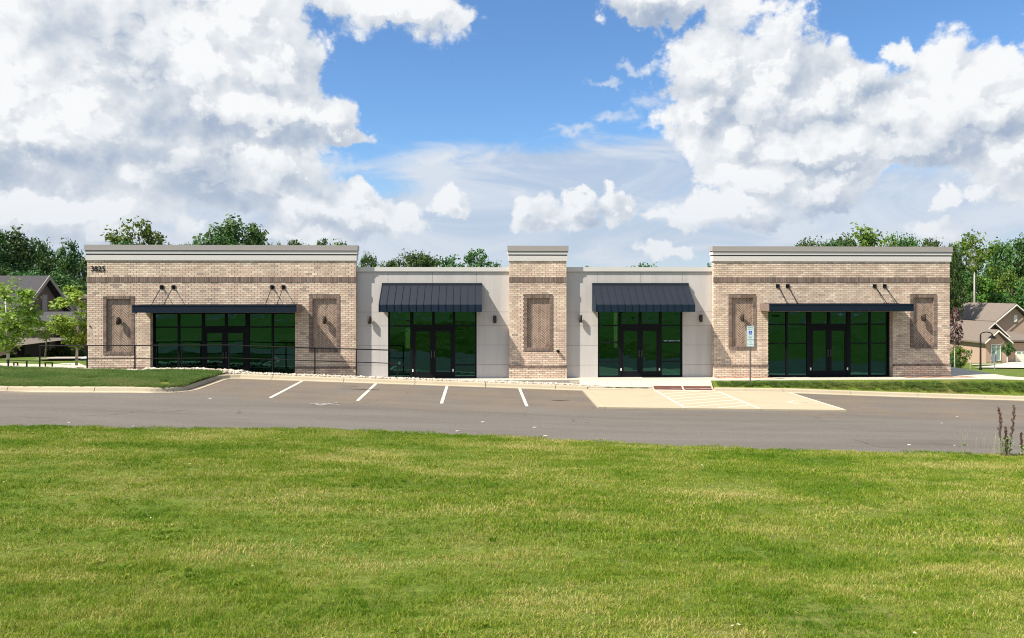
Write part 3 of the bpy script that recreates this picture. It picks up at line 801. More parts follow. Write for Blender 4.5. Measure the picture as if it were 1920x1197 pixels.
# herringbone panels
def herring(rect):
    x0, x1, z0, z1 = rect; fw = .145
    hp = empty('herringbone_panel', parent=WALL)
    bk = MB(); yb = Y0 + .075
    bk.box(x0, x1, yb + .004, yb + .2, z0, z1); bk.obj('panel_backing', M['mortar_light'], hp)
    fr = MB()
    z = z0
    for (ax, cx) in ((x0 + .004, x0 + fw), (x1 - fw, x1 - .004)):
        z = z0 + .004
        while z < z1 - .02:
            e = min(z + .073, z1 - .004); fr.box(ax, cx, Y0 - .024 + random.uniform(-.002, .002), Y0 + .10, z, e, random.random() or .01); z += .083
    for (az, cz) in ((z0 + .004, z0 + fw), (z1 - fw, z1 - .004)):
        x = x0 + fw + .008
        while x < x1 - fw - .02:
            e = min(x + .073, x1 - fw - .008); fr.box(x, e, Y0 - .024 + random.uniform(-.002, .002), Y0 + .10, az, cz, random.random() or .01); x += .083
    fr.obj('frame_bricks', M['soldier'], hp, kind='stuff')
    # clipped herringbone
    W_ = .083; bm = bmesh.new(); lay = bm.faces.layers.float.new('rnd')
    cx, cz = (x0 + x1) / 2, (z0 + z1) / 2; c45 = math.sqrt(.5); hw, hh_ = (x1-x0)/2 - fw, (z1-z0)/2 - fw
    for i in range(-40, 41):
        for j in range(-40, 41):
            s = (i - j) % 6
            if s == 0: a, c_, e, f_ = i, i + 3, j, j + 1
            elif s == 5: a, c_, e, f_ = i, i + 1, j, j + 3
            else: continue
            mx_, my_ = (a + c_) / 2 * W_, (e + f_) / 2 * W_
            rx, rz_ = (mx_ - my_) * c45, (mx_ + my_) * c45
            if abs(rx) > hw + .08 or abs(rz_) > hh_ + .08: continue
            g = .008; vs = []; jy = random.uniform(-.002, .002)
            for yy in (yb + jy, yb + .012):
                for (u, v_) in ((a*W_+g, e*W_+g), (c_*W_-g, e*W_+g), (c_*W_-g, f_*W_-g), (a*W_+g, f_*W_-g)):
                    vs.append(bm.verts.new((cx + (u - v_) * c45, yy, cz + (u + v_) * c45)))
            r = random.random()
            for q in ((0,1,2,3),(0,4,5,1),(1,5,6,2),(2,6,7,3),(3,7,4,0)):
                f = bm.faces.new([vs[t] for t in q]); f[lay] = r
    for co_, no in (((x0+fw-.004,0,0),(-1,0,0)), ((x1-fw+.004,0,0),(1,0,0)), ((0,0,z0+fw-.004),(0,0,-1)), ((0,0,z1-fw+.004),(0,0,1))):
        bmesh.ops.bisect_plane(bm, geom=bm.verts[:] + bm.edges[:] + bm.faces[:], plane_co=co_, plane_no=no, clear_outer=True)
    me = bpy.data.meshes.new('herringbone_bricks'); bm.to_mesh(me); bm.free(); me.materials.append(M['herring'])
    mk('herringbone_bricks', me, hp, kind='stuff')
for r_ in PAN: herring(r_)
# cornices: stepped mouldings, mitred by overlapping boxes of different depth
def cornice(x0, x1):
    c = empty('cornice', parent=BLD); c.matrix_parent_inverse = Matrix.Translation((-2.3, -42, 0))
    for nm, za, zb, pr, m_ in (('fascia_board', ZC + .004, 5.615, .045, 'cornice'), ('shadow_groove', 5.617, 5.668, .028, 'cornice_dark'), ('fascia_board', 5.67, 5.80, .068, 'cornice'), ('shadow_groove', 5.802, 5.845, .055, 'cornice_dark'), ('coping', 5.847, 6.065, .090, 'coping')):
        b = MB(); b.box(x0 - pr, x1 + pr, Y0 - pr, Y0 + .45, za, zb)
        # drip lip
        if nm == 'coping': b.box(x0 - pr - .012, x1 + pr + .012, Y0 - pr - .012, Y0 - pr + .02, za - .022, za + .02)
        b.obj(nm, M[m_], c)
cornice(XL0, XL1); cornice(XT0, XT1); cornice(XR_0, XR_1)
# recessed grey bays
def shopfront(x0, x1, y, zt, vert, door, rowz, mid=None, banner=False, z0=0.0):
    """vert: list of (centre x, width); door: (xa, xb, transom z0, z1)"""
    sf = empty('shopfront', parent=BLD); sf.matrix_parent_inverse = Matrix.Translation((-2.3, -42, 0))
    fr = MB(); T = .055; fy0, fy1 = y, y + .11
    fr.box(x0, x0 + T + .02, fy0, fy1, z0, zt); fr.box(x1 - T - .02, x1, fy0, fy1, z0, zt)
    fr.box(x0 + T + .02, x1 - T - .02, fy0 + .002, fy1, zt - T, zt); 
    xa, xb_, tz0, tz1 = door
    edges = [x0 + T + .02]
    for cx, w_ in vert:
        fr.box(cx - w_/2, cx + w_/2, fy0 - .003, fy1, z0 if not (xa < cx < xb_) else tz1, zt - .001); edges += [cx - w_/2, cx + w_/2]
    edges.append(x1 - T - .02)
    bays = list(zip(edges[::2], edges[1::2]))
    panes = []
    for a, c in bays:
        indoor = a >= xa - .05 and c <= xb_ + .05
        if indoor:
            panes.append((a, c, tz1, zt - T)); continue
        fr.box(a, c, fy0 + .002, fy1, z0, z0 + .075)
        zs = [z0 + .075]
        for rz_, rw in rowz: fr.box(a, c, fy0 + .002, fy1, rz_ - rw/2, rz_ + rw/2); zs += [rz_ - rw/2, rz_ + rw/2]
        zs.append(zt - T)
        for za, zb in zip(zs[::2], zs[1::2]): panes.append((a, c, za, zb))
    fr.box(xa, xb_, fy0 + .002, fy1, tz0, tz1 - .001)
    fr.obj('frame', M['bronze'], sf)
    for a, c, za, zb in panes:
        g = MB(); g.box(a - .004, c + .004, y + .045, y + .057, za - .004, zb + .004); g.obj('pane', M['glass'], sf)
    # doors: two leaves
    xm_ = (xa + xb_) / 2; st = .125
    for a, c, sgn in ((xa + .012, xm_ - .006, 1), (xm_ + .006, xb_ - .012, -1)):
        d = MB(); dy0, dy1 = y + .018, y + .078
        d.box(a, a + st, dy0, dy1, z0 + .012, tz0 - .01); d.box(c - st, c, dy0, dy1, z0 + .012, tz0 - .01)
        d.box(a + st, c - st, dy0 + .001, dy1, z0 + .012, z0 + .27); d.box(a + st, c - st, dy0 + .001, dy1, tz0 - .14, tz0 - .01)
        d.obj('door', M['bronze'], sf)
        g = MB(); g.box(a + st - .004, c - st + .004, y + .042, y + .054, z0 + .266, tz0 - .136); g.obj('door_pane', M['glass'], sf)
        h_ = MB(); hx = c - .06 if sgn > 0 else a + .06
        h_.tube([(hx, dy0, .95), (hx, dy0 - .06, .95), (hx, dy0 - .06, 1.25), (hx, dy0, 1.25)], .013, 6); h_.obj('door_handle', M['steel'], sf)
        tb = MB(); tx = a - .0 if sgn > 0 else c; tb.box(tx - .03, tx + .03, y - .006, y + .01, .30, .42); tb.obj('hinge_tag', M['white'], sf)
    return sf
def bay_doors(py0, py1, px): return PZ(px, py1, 35.1), PZ(px, py0, 35.1)
yg = Y0 + .26
def vx(a, c, y=None): 
    y = y or yg
    return ((PX(a, y) + PX(c, y)) / 2, max(.05, PX(c, y) - PX(a, y)))
shopfront(OL[0] + .002, OL[1] - .002, yg, OL[3], [vx(333,337), vx(378,383.5), vx(421.5,426), vx(460,468), vx(509,513)], (PX(382,yg), PX(461,yg), 2.24, 2.42), [(2.37,.06)])
shopfront(OR[0] + .002, OR[1] - .002, yg, OR[3], [vx(1473.6,1477), vx(1513,1521.4), vx(1552,1557), vx(1587.5,1595), vx(1629.7,1633)], (PX(1519.5,yg), PX(1589.5,yg), 2.28, 2.47), [(1.55,.05),(2.44,.06)])
YRF = YR + .05
C1 = (PX(727.5, YR), PX(893.7, YR)); C2 = (PX(1121, YR), PX(1279.8, YR))
shopfront(C1[0], C1[1], YRF, 3.10, [vx(769,775,YRF), vx(810,815,YRF), vx(849,853.5,YRF)], (PX(773.5,YRF), PX(850,YRF), 2.28, 2.46), [(.60,.06),(2.40,.06)])
sf2 = shopfront(C2[0], C2[1], YRF, 3.10, [vx(1160,1165,YRF), vx(1198,1203,YRF), vx(1236,1241,YRF)], (PX(1164,YRF), PX(1237,YRF), 2.28, 2.46), [(.72,.06),(1.62,.06),(2.40,.06)])
# banner text behind the right sidelight
def text(body, size, loc, m, parent, name, ext=.002, align='CENTER', rot=(R(90), 0, 0), sx=1.0, bold=0):
    cu = bpy.data.curves.new(name, 'FONT'); cu.body = body; cu.size = size; cu.extrude = ext; cu.align_x = align; cu.align_y = 'CENTER'; cu.offset = bold
    cu.materials.append(m); tmp = bpy.data.objects.new(name, cu); COL.objects.link(tmp)
    me = bpy.data.meshes.new_from_object(tmp.evaluated_get(bpy.context.evaluated_depsgraph_get())); bpy.data.objects.remove(tmp); me.name = name
    if not me.materials: me.materials.append(m)
    o = mk(name, me); o.parent = parent; o.location = loc; o.rotation_euler = rot; o.scale = (sx, 1, 1)
    return o
text('SITE SAFETY RULES', .125, (PX(1260, YRF), YRF + .035, PZ(1260, 640.3, YRF)), M['sign_face'], sf2, 'window_lettering', .001, sx=.72)
# wall panels of the recess
def grey_bay(x0, x1, ox0, ox1):
    gb = empty('grey_bay', parent=BLD); gb.matrix_parent_inverse = Matrix.Translation((-2.3, -42, 0))
    bk = MB(); bk.box(x0, ox0 , YR + .012, YR + .3, -.6, 5.0); bk.box(ox1, x1, YR + .012, YR + .3, -.6, 5.0); bk.box(ox0, ox1, YR + .012, YR + .3, 3.10, 5.0)
    bk.obj('panel_backing', M['joint'], gb)
    pc = (x0 + x1) / 2; ppx = 811 if pc < 3 else 1200
    zj = [-.55] + [PZ(ppx, q, YR) for q in (684.5, 647.6, 611.2, 585.3)]
    ztop = PZ(ppx, 511, YR); g = .006
    for a, c in ((x0, ox0), (ox1, x1)):
        for za, zb in zip(zj, zj[1:]):
            p = MB(); p.box(a + (g if a == ox1 and 0 else .001), c - .001, YR + random.uniform(-.001,.001), YR + .05, za + g, zb - g); p.obj('wall_panel', M['stucco'], gb)
    xm_ = (ox0 + ox1) / 2
    for a, c in ((x0, ox0), (ox0, xm_), (xm_, ox1), (ox1, x1)):
        p = MB(); p.box(a + g, c - g, YR, YR + .05, (zj[-1] if a in (x0, ox1) else 3.10) + g, ztop - g); p.obj('wall_panel', M['stucco'], gb)
    # soffit/jambs round the shopfront
    j = MB(); j.box(ox0 - .001, ox0 + .0, YR + .05, YR + .16, 0, 3.1); j.obj('jamb', M['stucco'], gb)
    cp = MB(); cp.box(x0 + .002, x1 - .002, YR - .035, YR + .42, ztop, ztop + .045); cp.box(x0 + .002, x1 - .002, YR - .065, YR + .45, ztop + .047, PZ(ppx, 501.3, YR)); cp.obj('coping', M['cornice'], gb)
grey_bay(XL1, XT0, *C1); grey_bay(XT1, XR_0, *C2)
# hull behind: floor, ceiling, roof, rear wall with windows, partitions
h = MB(); h.box(XL0 + .3, XR_1 - .3, Y0 + .45, YB, -.3, -.005); h2 = P_('shop_floor', h, M['interior_floor'], BLD)
h = MB(); h.box(XL0 + .31, XR_1 - .31, Y0 + .46, YB, 3.3, 3.5); h.box(XL0 + .31, XR_1 - .31, Y0 + .46, YB, 4.7, 4.88); P_('roof_deck', h, M['interior'], BLD)
h = MB()
for xx in (XL1, XT0 + 1.2, XR_0): h.box(xx - .08, xx + .08, Y0 + .62, YB, 0, 3.3)
P_('partition', h, M['interior'], BLD)
rw = MB(); wins = [(PX(p, YB), PX(q, YB)) for p, q in ((300,308),(333,340),(346,353),(359,366),(372,377),(1554,1560),(1569,1577),(1582,1588),(1594,1602),(760,770),(1150,1158))]
cur = XL0 + .3
for a, c in wins[:5] + wins[9:11] + wins[5:9]:
    rw.box(cur, a, YB - .15, YB + .1, -.9, 4.9); rw.box(a, c, YB - .15, YB + .1, -.9, .25); rw.box(a, c, YB - .15, YB + .1, 2.55, 4.9); cur = c
rw.box(cur, XR_1 - .3, YB - .15, YB + .1, -.9, 4.9)
P_('rear_wall', rw, M['interior'], BLD)
# address digits
dx = PX(171.5, 34.97)
dg = empty('address_number', parent=BLD); dg.matrix_parent_inverse = Matrix.Translation((-2.3, -42, 0))
for i, ch in enumerate('3825'):
    text(ch, .325, (PX(172.9 + i * 6.95, 34.97), 34.983, PZ(172, 504.6, 34.97)), M['black'], dg, 'digit', .006, sx=.92, bold=.005)
# flat canopies hung on rods
def canopy(pa, pb, zt, zb, plates):
    yf = Y0 - 1.22; x0, x1 = PX(pa, yf), PX(pb, yf)
    c = empty('flat_canopy', parent=BLD); c.matrix_parent_inverse = Matrix.Translation((-2.3, -42, 0))
    f = MB(); f.box(x0, x1, yf, yf + .05, zb, zt); f.box(x0 - .006, x1 + .006, yf - .012, yf + .06, zt - .05, zt + .004); f.box(x0 - .004, x1 + .004, yf - .008, yf + .055, zb - .004, zb + .035); f.obj('front_fascia', M['fascia'], c)
    e = MB(); e.box(x0, x0 + .04, yf + .052, Y0 - .03, zb, zt); e.box(x1 - .04, x1, yf + .052, Y0 - .03, zb, zt); e.obj('end_panel', M['end_panel'], c)
    d = MB(); d.box(x0 + .042, x1 - .042, yf + .056, Y0 - .03, zt - .09, zt - .05); 
    k = 0; xx = x0 + .3
    while xx < x1 - .2: d.box(xx, xx + .05, yf + .058, Y0 - .03, zb + .06, zt - .092); xx += .8
    d.box(x0 + .042, x1 - .042, Y0 - .029, Y0 - .027 + .02, zb, zt); d.obj('deck', M['black'], c)
    o_ = MB(); o_.tube([(x0 + .14, yf + .1, zb + .05), (x0 + .14, yf + .1, zb - .05)], .04, 8); o_.obj('drain_outlet', M['black'], c)
    for p in plates:
        xp = PX(p, Y0); zp = PZ(p, 538.5 if p < 900 else 536.5, Y0)
        q = MB(); q.box(xp - .082, xp + .082, Y0 - .03, Y0 - .012, zp - .085, zp + .085)
        q.box(xp - .02, xp + .02, Y0 - .09, Y0 - .03, zp - .05, zp + .03)
        for sx1 in (-.055, .055):
            for sz1 in (-.055, .055): q.box(xp+sx1-.012, xp+sx1+.012, Y0 - .04, Y0 - .03, zp+sz1-.012, zp+sz1+.012)
        q.obj('wall_plate', M['black'], c)
        t = MB(); t.tube([(xp, Y0 - .08, zp - .02), (xp, yf + .09, zt - .01)], .016, 8); t.box(xp - .03, xp + .03, yf + .06, yf + .14, zt + .004, zt + .03); t.obj('hanger_rod', M['black'], c)
canopy(247.5, 555.3, 3.40, 3.075, [303.5, 325.5, 510.3, 531.5])
canopy(1443, 1713, 3.43, 3.10, [1458, 1476.5, 1639.5, 1658.3])
# sloped standing seam awnings
def awning(pa, pb, npan, ppx):
    c = empty('sloped_awning', parent=BLD); c.matrix_parent_inverse = Matrix.Translation((-2.3, -42, 0))
    x0, x1 = PX(pa, YR), PX(pb, YR); zt = PZ(ppx, 532.5, YR - .1); yf = YR - 1.25; zs_ = PZ(ppx, 571.5, yf); zb = PZ(ppx, 585, yf)
    yt = YR - .13
    w_ = (x1 - x0) / npan
    t = MB(); t.box(x0, x1, yt, YR - .003, zt - .05, zt + .03); t.box(x0 - .01, x1 + .01, yt - .02, yt + .02, zt - .07, zt + .036); t.obj('top_flashing', M['awning'], c)
    for i in range(npan):
        a, b_ = x0 + i * w_, x0 + (i + 1) * w_ - .002
        p = MB(); wv = random.uniform(-.002, .002)
        p.hexa([(a, yf, zs_ - .02), (b_, yf, zs_ - .02), (b_, yt, zt - .09), (a, yt, zt - .09), (a, yf, zs_ + wv), (b_, yf, zs_ + wv), (b_, yt, zt - .06), (a, yt, zt - .06)])
        p.hexa([(a - .012, yf - .01, zs_ - .01), (a + .012, yf - .01, zs_ - .01), (a + .012, yt, zt - .07), (a - .012, yt, zt - .07), (a - .012, yf - .01, zs_ + .032), (a + .012, yf - .01, zs_ + .032), (a + .012, yt, zt - .03), (a - .012, yt, zt - .03)])
        p.obj('roof_panel', M['awning'], c)
        q = MB(); q.box(a, b_, yf - .004, yf + .02, zb, zs_ - .004); q.box(a - .009, a + .009, yf - .028, yf - .002, zb, zs_ - .002); q.obj('drop_panel', M['awning_fascia'], c)
    e = MB()
    for xx in (x0 + .001, x1 - .012):
        # triangular side
        k = len(e.v)
        pts = [(yf + .022, zb + .002), (YR - .004, zb + .002), (YR - .004, zt - .06), (yt, zt - .092), (yf + .022, zs_ - .022)]
        for dx_ in (0, .011):
            for (yy, zz) in pts: e.v.append((xx + dx_, yy, zz))
        e.f.append((k, k+1, k+2, k+3, k+4)); e.f.append((k+9, k+8, k+7, k+6, k+5))
        for i in range(5): e.f.append((k+i, k+5+i, k+5+(i+1) % 5, k+(i+1) % 5))
        e.r += [0]*7; e.mi += [0]*7
    e.obj('side_panel', M['awning_fascia'], c)
awning(717, 903.4, 14, 811); awning(1110, 1289.5, 14, 1200)
# wall lamps
def lamp(px, py, y):
    c = empty('wall_lamp', parent=BLD); c.matrix_parent_inverse = Matrix.Translation((-2.3, -42, 0))
    x, z = PX(px, y - .12), PZ(px, py, y - .12)
    b = MB(); b.box(x - .055, x + .055, y - .02, y + .01, z - .09, z + .09); b.box(x - .03, x + .03, y - .08, y - .02, z - .04, z + .04); b.obj('bracket', M['lamp'], c)
    s = MB(); s.tube([(x, y - .15, z - .17), (x, y - .15, z - .165), (x, y - .15, z + .165), (x, y - .15, z + .17)], [.07, .078, .078, .07], 16); s.obj('lamp_body', M['lamp'], c, True)
for px, py, y in ((221.5,602,Y0+.07),(608.3,600.5,Y0+.07),(692.8,600.3,YR),(927.8,599,YR),(1088.2,598,YR),(1314,597,YR),(1392,596.5,Y0+.07),(1732,596,Y0+.07)): lamp(px, py, y)
# small hose outlet on the tower
b = MB(); xx, zz = PX(1046.5, 34.95), PZ(1046.5, 659, 34.95)
b.tube([(xx, Y0 + .0, zz), (xx, Y0 - .13, zz)], .065, 12); b.tube([(xx - .07, Y0 - .07, zz), (xx + .07, Y0 - .10, zz + .01)], .035, 10); P_('hose_outlet', b, M['black'], BLD)
b = MB(); b.tube([(PX(169, 35), Y0 + .01, PZ(169, 612, 35)), (PX(169, 35), Y0 - .03, PZ(169, 612, 35))], .035, 10); P_('key_box', b, M['lamp'], BLD)

# ------------------------------------------------------------------ railing
RL = empty('railing', (PX(410, 34.14), 34.14, 0), category='railing', label='long black two bar railing above the rock bed in front of the left shopfronts')
def rp(px, py): return Vector((PX(px, 34.14), 34.14, PZ(px, py, 34.14)))
posts = [74.5, 163.5, 253, 341, 429.5, 511.5, 590.5, 668, 745.5]
def top_y(px): return interp(px, [(74, 648.5), (440, 647.5), (590, 653), (668, 655), (746, 657.3)])
def mid_y(px): return interp(px, [(74, 673.5), (440, 671.5), (590, 677), (668, 679.3), (746, 682)])
inv = Matrix.Translation(RL.location).inverted()
for i, p in enumerate(posts):
    b = MB(); a = rp(p, top_y(p)); zb_ = max(0, lotz(a.x) + .10)
    b.box(a.x - .024, a.x + .024, a.y - .024, a.y + .024, zb_, a.z - .02); b.box(a.x - .07, a.x + .07, a.y - .05, a.y + .055, zb_, zb_ + .015)
    o = b.obj('post', M['rail'], RL); o.matrix_parent_inverse = inv
for nm, fy in (('top_rail', top_y), ('middle_rail', mid_y)):
    for p, q in zip(posts, posts[1:]):
        if nm == 'top_rail' or True:
            b = MB(); a, c = rp(p, fy(p)), rp(q, fy(q))
            g_ = 0 if nm == 'top_rail' else .026
            b.tube([a + Vector((g_, 0, 0)), c - Vector((g_, 0, 0))], .026 if nm == 'top_rail' else .019, 8); o = b.obj(nm, M['rail'], RL); o.matrix_parent_inverse = inv
# low rail and hoops at far left
LR = empty('low_railing', (PX(15, 33.9), 33.9, 0), category='railing', label='low single bar railing left of the tall one, beside the young tree')
inv2 = Matrix.Translation(LR.location).inverted()
for p, y0_, y1_ in ((-40, 675, 705), (15.5, 675.5, 705), (50.2, 677, 703)):
    xx = PX(p, 33.9); b = MB(); b.box(xx - .024, xx + .024, 33.876, 33.924, lotz(xx) + .12, PZ(p, y0_, 33.9)); o = b.obj('post', M['rail'], LR); o.matrix_parent_inverse = inv2
b = MB(); b.tube([(PX(-40, 33.9), 33.9, PZ(-40, 675, 33.9)), (PX(15.5, 33.9), 33.9, PZ(15.5, 675.5, 33.9)), (PX(74, 33.95), 34.0, PZ(74, 678, 33.9))], .017, 8); o = b.obj('top_rail', M['rail'], LR); o.matrix_parent_inverse = inv2
for p0, p1, lb in ((26, 33, 'narrow black hoop rail behind the first young tree'), (85, 98, 'wider black hoop rail just right of the tall railing end')):
    yy = 34.6; xa, xb_ = PX(p0, yy), PX(p1, yy); zt = PZ(p0, 681, yy); z0_ = lotz(xa) + .16
    b = MB(); b.box(xa - .022, xa + .022, yy - .022, yy + .022, z0_, zt); b.box(xb_ - .022, xb_ + .022, yy - .022, yy + .022, z0_, zt); b.box(xa - .022, xb_ + .022, yy - .02, yy + .02, zt, zt + .035)
    b.obj('hoop_rail', M['rail'], category='hoop rail', label=lb)

# ------------------------------------------------------------------ accessible parking sign
SY = 33.75; sx0 = PX(1407, SY); SG = empty('parking_sign', (sx0, SY, 0), category='sign', label='tall reserved parking sign with blue wheelchair symbol on grey post in the grass verge')
def sp_(mb, nm, m_, **k):
    o = mb.obj(nm, m_, SG); o.matrix_parent_inverse = Matrix.Translation((-sx0, -SY, 0)); return o
zT, zB = PZ(1407, 611.5, SY), PZ(1407, 650.3, SY); zj = zB + .30
b = MB(); b.box(sx0 - .028, sx0 + .028, SY, SY + .035, rsz(sx0, SY) - .05, zT - .02); sp_(b, 'post', M['steel'])
b = MB(); b.tube([(sx0, SY+.017, rsz(sx0, SY) - .02), (sx0, SY+.017, rsz(sx0, SY) + .05)], [.12, .06], 12); sp_(b, 'post_footing', M['mulch'])
def plate(z0_, z1_):
    b = MB(); b.box(sx0 - .165, sx0 + .165, SY - .006, SY - .001, z0_, z1_); o = sp_(b, 'sign_panel', M['sign_face'])
    f = MB(); t = .008; 
    for a, c, d, e in ((sx0-.153, sx0+.153, z0_+.012, z0_+.012+t), (sx0-.153, sx0+.153, z1_-.012-t, z1_-.012), (sx0-.153, sx0-.153+t, z0_+.02, z1_-.02), (sx0+.153-t, sx0+.153, z0_+.02, z1_-.02)): f.box(a, c, SY - .0085, SY - .006, d, e)
    sp_(f, 'border_line', M['sign_green'])
plate(zj + .015, zT); plate(zB + .0, zj + .005)
b = MB(); zc = zT - .30; b.box(sx0 - .075, sx0 + .075, SY - .009, SY - .006, zc - .08, zc + .08); sp_(b, 'symbol_square', M['sign_blue'])
b = MB(); ys_ = SY - .0115
def seg(a, c, w_=.014):
    a = Vector(a); c = Vector(c); d = (c - a).normalized(); n_ = Vector((-d.y, d.x)) * w_ / 2
    P4 = [a - n_, c - n_, c + n_, a + n_]
    b.hexa([(sx0 + p.x, ys_, zc + p.y) for p in P4] + [(sx0 + p.x, ys_ + .0025, zc + p.y) for p in P4])
for i in range(9):
    a0, a1 = R(-200 + i * 24), R(-200 + (i+1) * 24); seg((-.005 + .034*math.cos(a0), -.022 + .034*math.sin(a0)), (-.005 + .034*math.cos(a1), -.022 + .034*math.sin(a1)), .011)
seg((-.008, .035), (-.004, -.008)); seg((-.004, -.008), (.030, -.010)); seg((.030, -.010), (.043, -.048)); seg((-.007, .015), (.022, .013), .009); seg((-.014, .055), (-.002, .055), .016)
sp_(b, 'wheelchair_symbol', M['white'])
def st(body, size, z, m_=None, sx_2=.82):
    o = text(body, size, (0, 0, 0), m_ or M['sign_green'], SG, 'lettering', .0008, sx=sx_2); o.matrix_parent_inverse = Matrix.Identity(4); o.location = (0, -.0085, z)
st('RESERVED', .062, zT - .075); st('PARKING', .062, zT - .15)
st('MAXIMUM', .05, zT - .455); st('PENALTY', .05, zT - .515); st('$250', .05, zj + .05)
st('VAN', .075, zB + .21); st('ACCESSIBLE', .055, zB + .11)

# ------------------------------------------------------------------ loose stones
def stone_mesh(seed):
    rng = random.Random(seed); bm = bmesh.new(); bmesh.ops.create_icosphere(bm, subdivisions=1, radius=1)
    for v in bm.verts: v.co *= rng.uniform(.78, 1.12)
    me = bpy.data.meshes.new('stone'); bm.to_mesh(me); bm.free(); return [tuple(v.co) for v in me.vertices], [tuple(p.vertices) for p in me.polygons]
SM = [stone_mesh(i) for i in range(6)]
rk = MB(); rng = random.Random(5)
def add_stone(x, y, z, s):
    vs, fs = SM[rng.randrange(6)]; a = rng.uniform(0, 6.28); ca, sa = math.cos(a), math.sin(a); k = len(rk.v); f1, f2, f3 = s*rng.uniform(.8,1.3), s*rng.uniform(.6,1), s*rng.uniform(.5,.8)
    for vx_, vy_, vz_ in vs: X_, Y_ = vx_*f1, vy_*f2; rk.v.append((x + X_*ca - Y_*sa, y + X_*sa + Y_*ca, z + vz_*f3))
    r = rng.random() or .01
    for f in fs: rk.f.append(tuple(k + q for q in f)); rk.r.append(r); rk.mi.append(0)
for i in range(3400):
    x = rng.uniform(XB0 - 2.4, XW + .2); y = rng.uniform(33.58, 34.06)
    z = lotz(x) + .15; big_ = 1.5 if x < XI + .6 else 1
    if x < XI and y < 33.6: continue
    add_stone(x, y, z + rng.uniform(-.01, .03), rng.uniform(.03, .065) * big_)
for i in range(260):   # bigger ones crowning the bed beside the planted corner
    x = rng.uniform(PX(270, 33.8), XI + .3); add_stone(x, rng.uniform(33.7, 34.05), lotz(x) + .2 + rng.uniform(0, .04), rng.uniform(.06, .11))
for i in range(60):
    x = rng.uniform(PX(1070, 33.5), PX(1125, 33.5)); add_stone(x, rng.uniform(33.56, 33.8), fwz(x, 33.6) + .02, rng.uniform(.02, .05))
n = mat('river_stone'); at = n.new('ShaderNodeAttribute', attribute_name='rnd'); n.put(n.b.inputs['Base Color'], n.ramp(at.outputs['Fac'], [(0,(.68,.62,.52)),(.4,(.46,.40,.31)),(.7,(.58,.52,.44)),(1,(.30,.25,.20))])); n.b.inputs['Roughness'].default_value = .85; M['rocks'] = n.mat
rk.obj('loose_stones', M['rocks'], kind='stuff', label='pale river stones between kerb and railing')

# ------------------------------------------------------------------ grass
def blade_patch(seed, size, count, hmin, hmax, wd, lean=.5):
    rng = random.Random(seed); b = MB()
    for i in range(count):
        x, y = rng.uniform(-size/2, size/2), rng.uniform(-size/2, size/2)
        h_ = rng.uniform(hmin, hmax); a = rng.uniform(0, 6.28); l = rng.uniform(.05, lean) * h_; w_ = wd * rng.uniform(.6, 1.3) / 2
        dx_, dy_ = math.cos(a), math.sin(a); th = rng.uniform(0, 6.28); wx_, wy_ = math.cos(th)*w_, math.sin(th)*w_
        r = rng.random() or .01
        p0 = (x - wx_, y - wy_, -.01); p1 = (x + wx_, y + wy_, -.01)
        m0 = (x - wx_*.8 + dx_*l*.35, y - wy_*.8 + dy_*l*.35, h_*.6); m1 = (x + wx_*.8 + dx_*l*.35, y + wy_*.8 + dy_*l*.35, h_*.6)
        t = (x + dx_*l, y + dy_*l, h_)
        b.quad(p0, p1, m1, m0, r); b.tri(m0, m1, t, r)
    return b
def scatter(name, pts, variants, label):
    """pts: (x, y, z, rotz, scale, slope) ; one object, geometry nodes instance the blade patches on its points"""
    me = bpy.data.meshes.new(name); me.from_pydata([p[:3] for p in pts], [], [])
    a = me.attributes.new('rot', 'FLOAT_VECTOR', 'POINT'); a.data.foreach_set('vector', [c for p in pts for c in (p[5], 0, p[3])])
    a = me.attributes.new('scl', 'FLOAT', 'POINT'); a.data.foreach_set('value', [p[4] for p in pts])
    a = me.attributes.new('idx', 'INT', 'POINT'); a.data.foreach_set('value', [random.randrange(len(variants)) for p in pts])
    ob = mk(name, me, kind='stuff', label=label)
    ng = bpy.data.node_groups.new(name, 'GeometryNodeTree')
    ng.interface.new_socket('Geometry', in_out='INPUT', socket_type='NodeSocketGeometry'); ng.interface.new_socket('Geometry', in_out='OUTPUT', socket_type='NodeSocketGeometry')
    gi, go = ng.nodes.new('NodeGroupInput'), ng.nodes.new('NodeGroupOutput')
    ip = ng.nodes.new('GeometryNodeInstanceOnPoints'); jn = ng.nodes.new('GeometryNodeJoinGeometry')
    for v_ in variants:
        oi = ng.nodes.new('GeometryNodeObjectInfo'); oi.inputs['Object'].default_value = v_; oi.inputs['As Instance'].default_value = True
        ng.links.new(oi.outputs['Geometry'], jn.inputs[0])
    def na(nm, ty):
        q = ng.nodes.new('GeometryNodeInputNamedAttribute'); q.data_type = ty; q.inputs['Name'].default_value = nm; return q.outputs[0]
    ng.links.new(gi.outputs[0], ip.inputs['Points']); ng.links.new(jn.outputs[0], ip.inputs['Instance']); ip.inputs['Pick Instance'].default_value = True
    ng.links.new(na('idx', 'INT'), ip.inputs['Instance Index']); ng.links.new(na('scl', 'FLOAT'), ip.inputs['Scale'])
    er = ng.nodes.new('FunctionNodeEulerToRotation'); ng.links.new(na('rot', 'FLOAT_VECTOR'), er.inputs[0]); ng.links.new(er.outputs[0], ip.inputs['Rotation'])
    ng.links.new(ip.outputs[0], go.inputs[0])
    md = ob.modifiers.new('grass', 'NODES'); md.node_group = ng
    return ob
def variants(nm, m_, k, *a):
    out = []
    for i in range(k):
        me = blade_patch(100 + i, *a).mesh(nm, m_); out.append(bpy.data.objects.new(nm, me))
    return out
near_v = variants('turf_patch', M['blade'], 6, .42, 700, .016, .043, .0048, 1.9)
far_v = variants('turf_patch', M['blade'], 5, .6, 560, .018, .048, .0080, 1.7)
